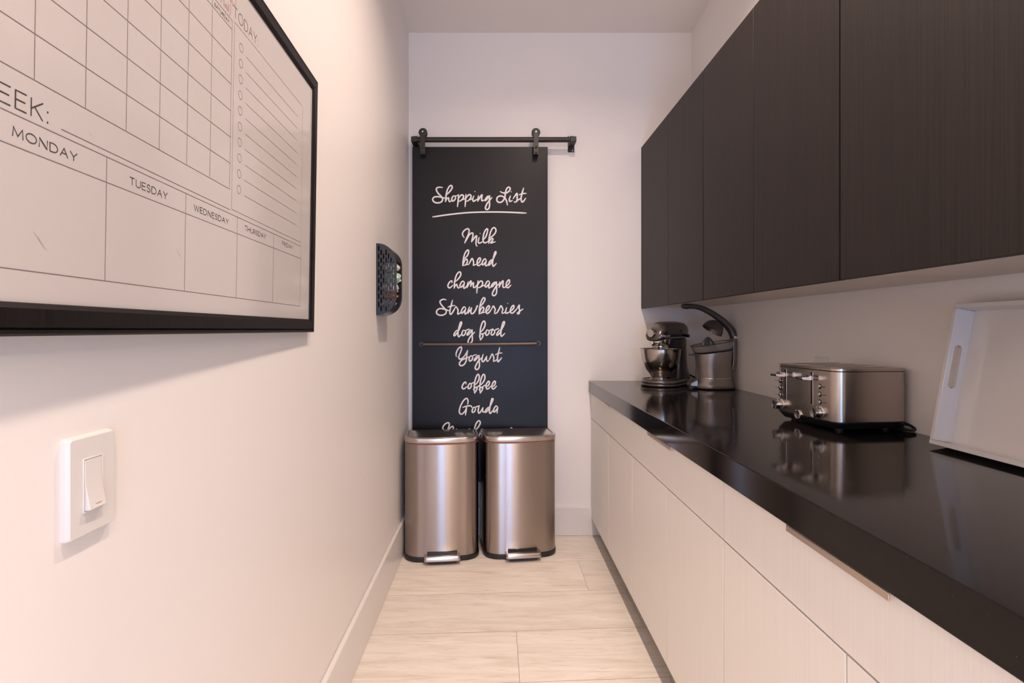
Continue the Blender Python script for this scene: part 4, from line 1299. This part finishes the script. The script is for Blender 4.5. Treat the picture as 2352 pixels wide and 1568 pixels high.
hexa(bm, [(-.122, -.016, .170), (-.084, -.018, .166), (-.084, .018, .166), (-.122, .016, .170), (-.122, -.014, .175), (-.084, -.018, .180), (-.084, .018, .180), (-.122, .014, .175)])
obj('spout', bm, M_ARM, jui, bevel=0.002, **kw)
# ridged reamer
bm = NB()
cone = []
for h, r in ((0, .034), (.012, .032), (.030, .023), (.046, .012), (.053, .004)):
    cone.append([((r * (1 + .16 * math.cos(10 * a))) * math.cos(a) - .022 + h * -.08, (r * (1 + .16 * math.cos(10 * a))) * math.sin(a), .212 + h) for a in [2 * PI * k / 80 for k in range(80)]])
loft(bm, cone, True, True)
obj('reamer', bm, mat('smoked_reamer', (0.10, 0.10, 0.11), 0.12, coat=0.5), jui, smooth=60, **kw)
# rear post
bm = NB()
post = [(.083, .106, .094), (.089, .111, .112), (.094, .1165, .14), (.0945, .119, .18), (.094, .1195, .22), (.094, .1195, .245), (.095, .119, .258)]
loft(bm, [[(a, -.026, z), (b, -.020, z), (b, .020, z), (a, .026, z)] for a, b, z in post], True, True)
obj('rear_post', bm, M_JUICE, jui, bevel=0.004, **kw)
bm = NB()
arm = spline([(.110, 0, .262), (.093, 0, .300), (.067, 0, .330), (.038, 0, .356), (.004, 0, .380), (-.034, 0, .402), (-.072, 0, .417), (-.110, 0, .4225), (-.148, 0, .4225), (-.164, 0, .427)], 5)
rr = []
for i in range(len(arm)):
    t_ = i / (len(arm) - 1)
    rr.append((.0205 - .0125 * t_ ** 1.3 + .0045 * max(0.0, 1 - abs(t_ - .86) / .12), .018 - .004 * t_))
rr[-1] = (.006, .008)
tube(bm, arm, rr, 16)
armo = obj('lever_arm', bm, M_ARM, jui, smooth=60, **kw)
armo['label'] = 'dark curved lever arm'
bm = NB(); lathe(bm, [(.0075, -.0185), (.0075, -.0165)], (.108, 0, .262), 16, 'Y', True, True)
obj('pivot_pin', bm, M_CHROME, armo, **kw)
# press dome hanging from the arm
ax = Vector((-.55, 0, -.835)).normalized()
M = ax.to_track_quat('Z', 'Y').to_matrix()
bm = NB()
dome = [(.0005, 0), (.016, .002), (.031, .009), (.043, .022), (.0505, .040), (.054, .057), (.0525, .057), (.049, .041), (.041, .024), (.028, .011), (.0005, .006)]
dome = [(r, h) for r, h in dome]
lathe(bm, dome, (.026, 0, .344), 40, M=M)
obj('press_dome', bm, M_ARM, armo, smooth=60, **kw)
bm = NB(); tube(bm, spline([(.086, .045, .06), (.104, .040, .035), (.106, .02, .012), (.100, -.02, .0052), (.085, -.055, .005)], 6), .0042, 8)
obj('cord', bm, M_RUBBER, jui, smooth=50, **kw)

bpy.context.view_layer.update()
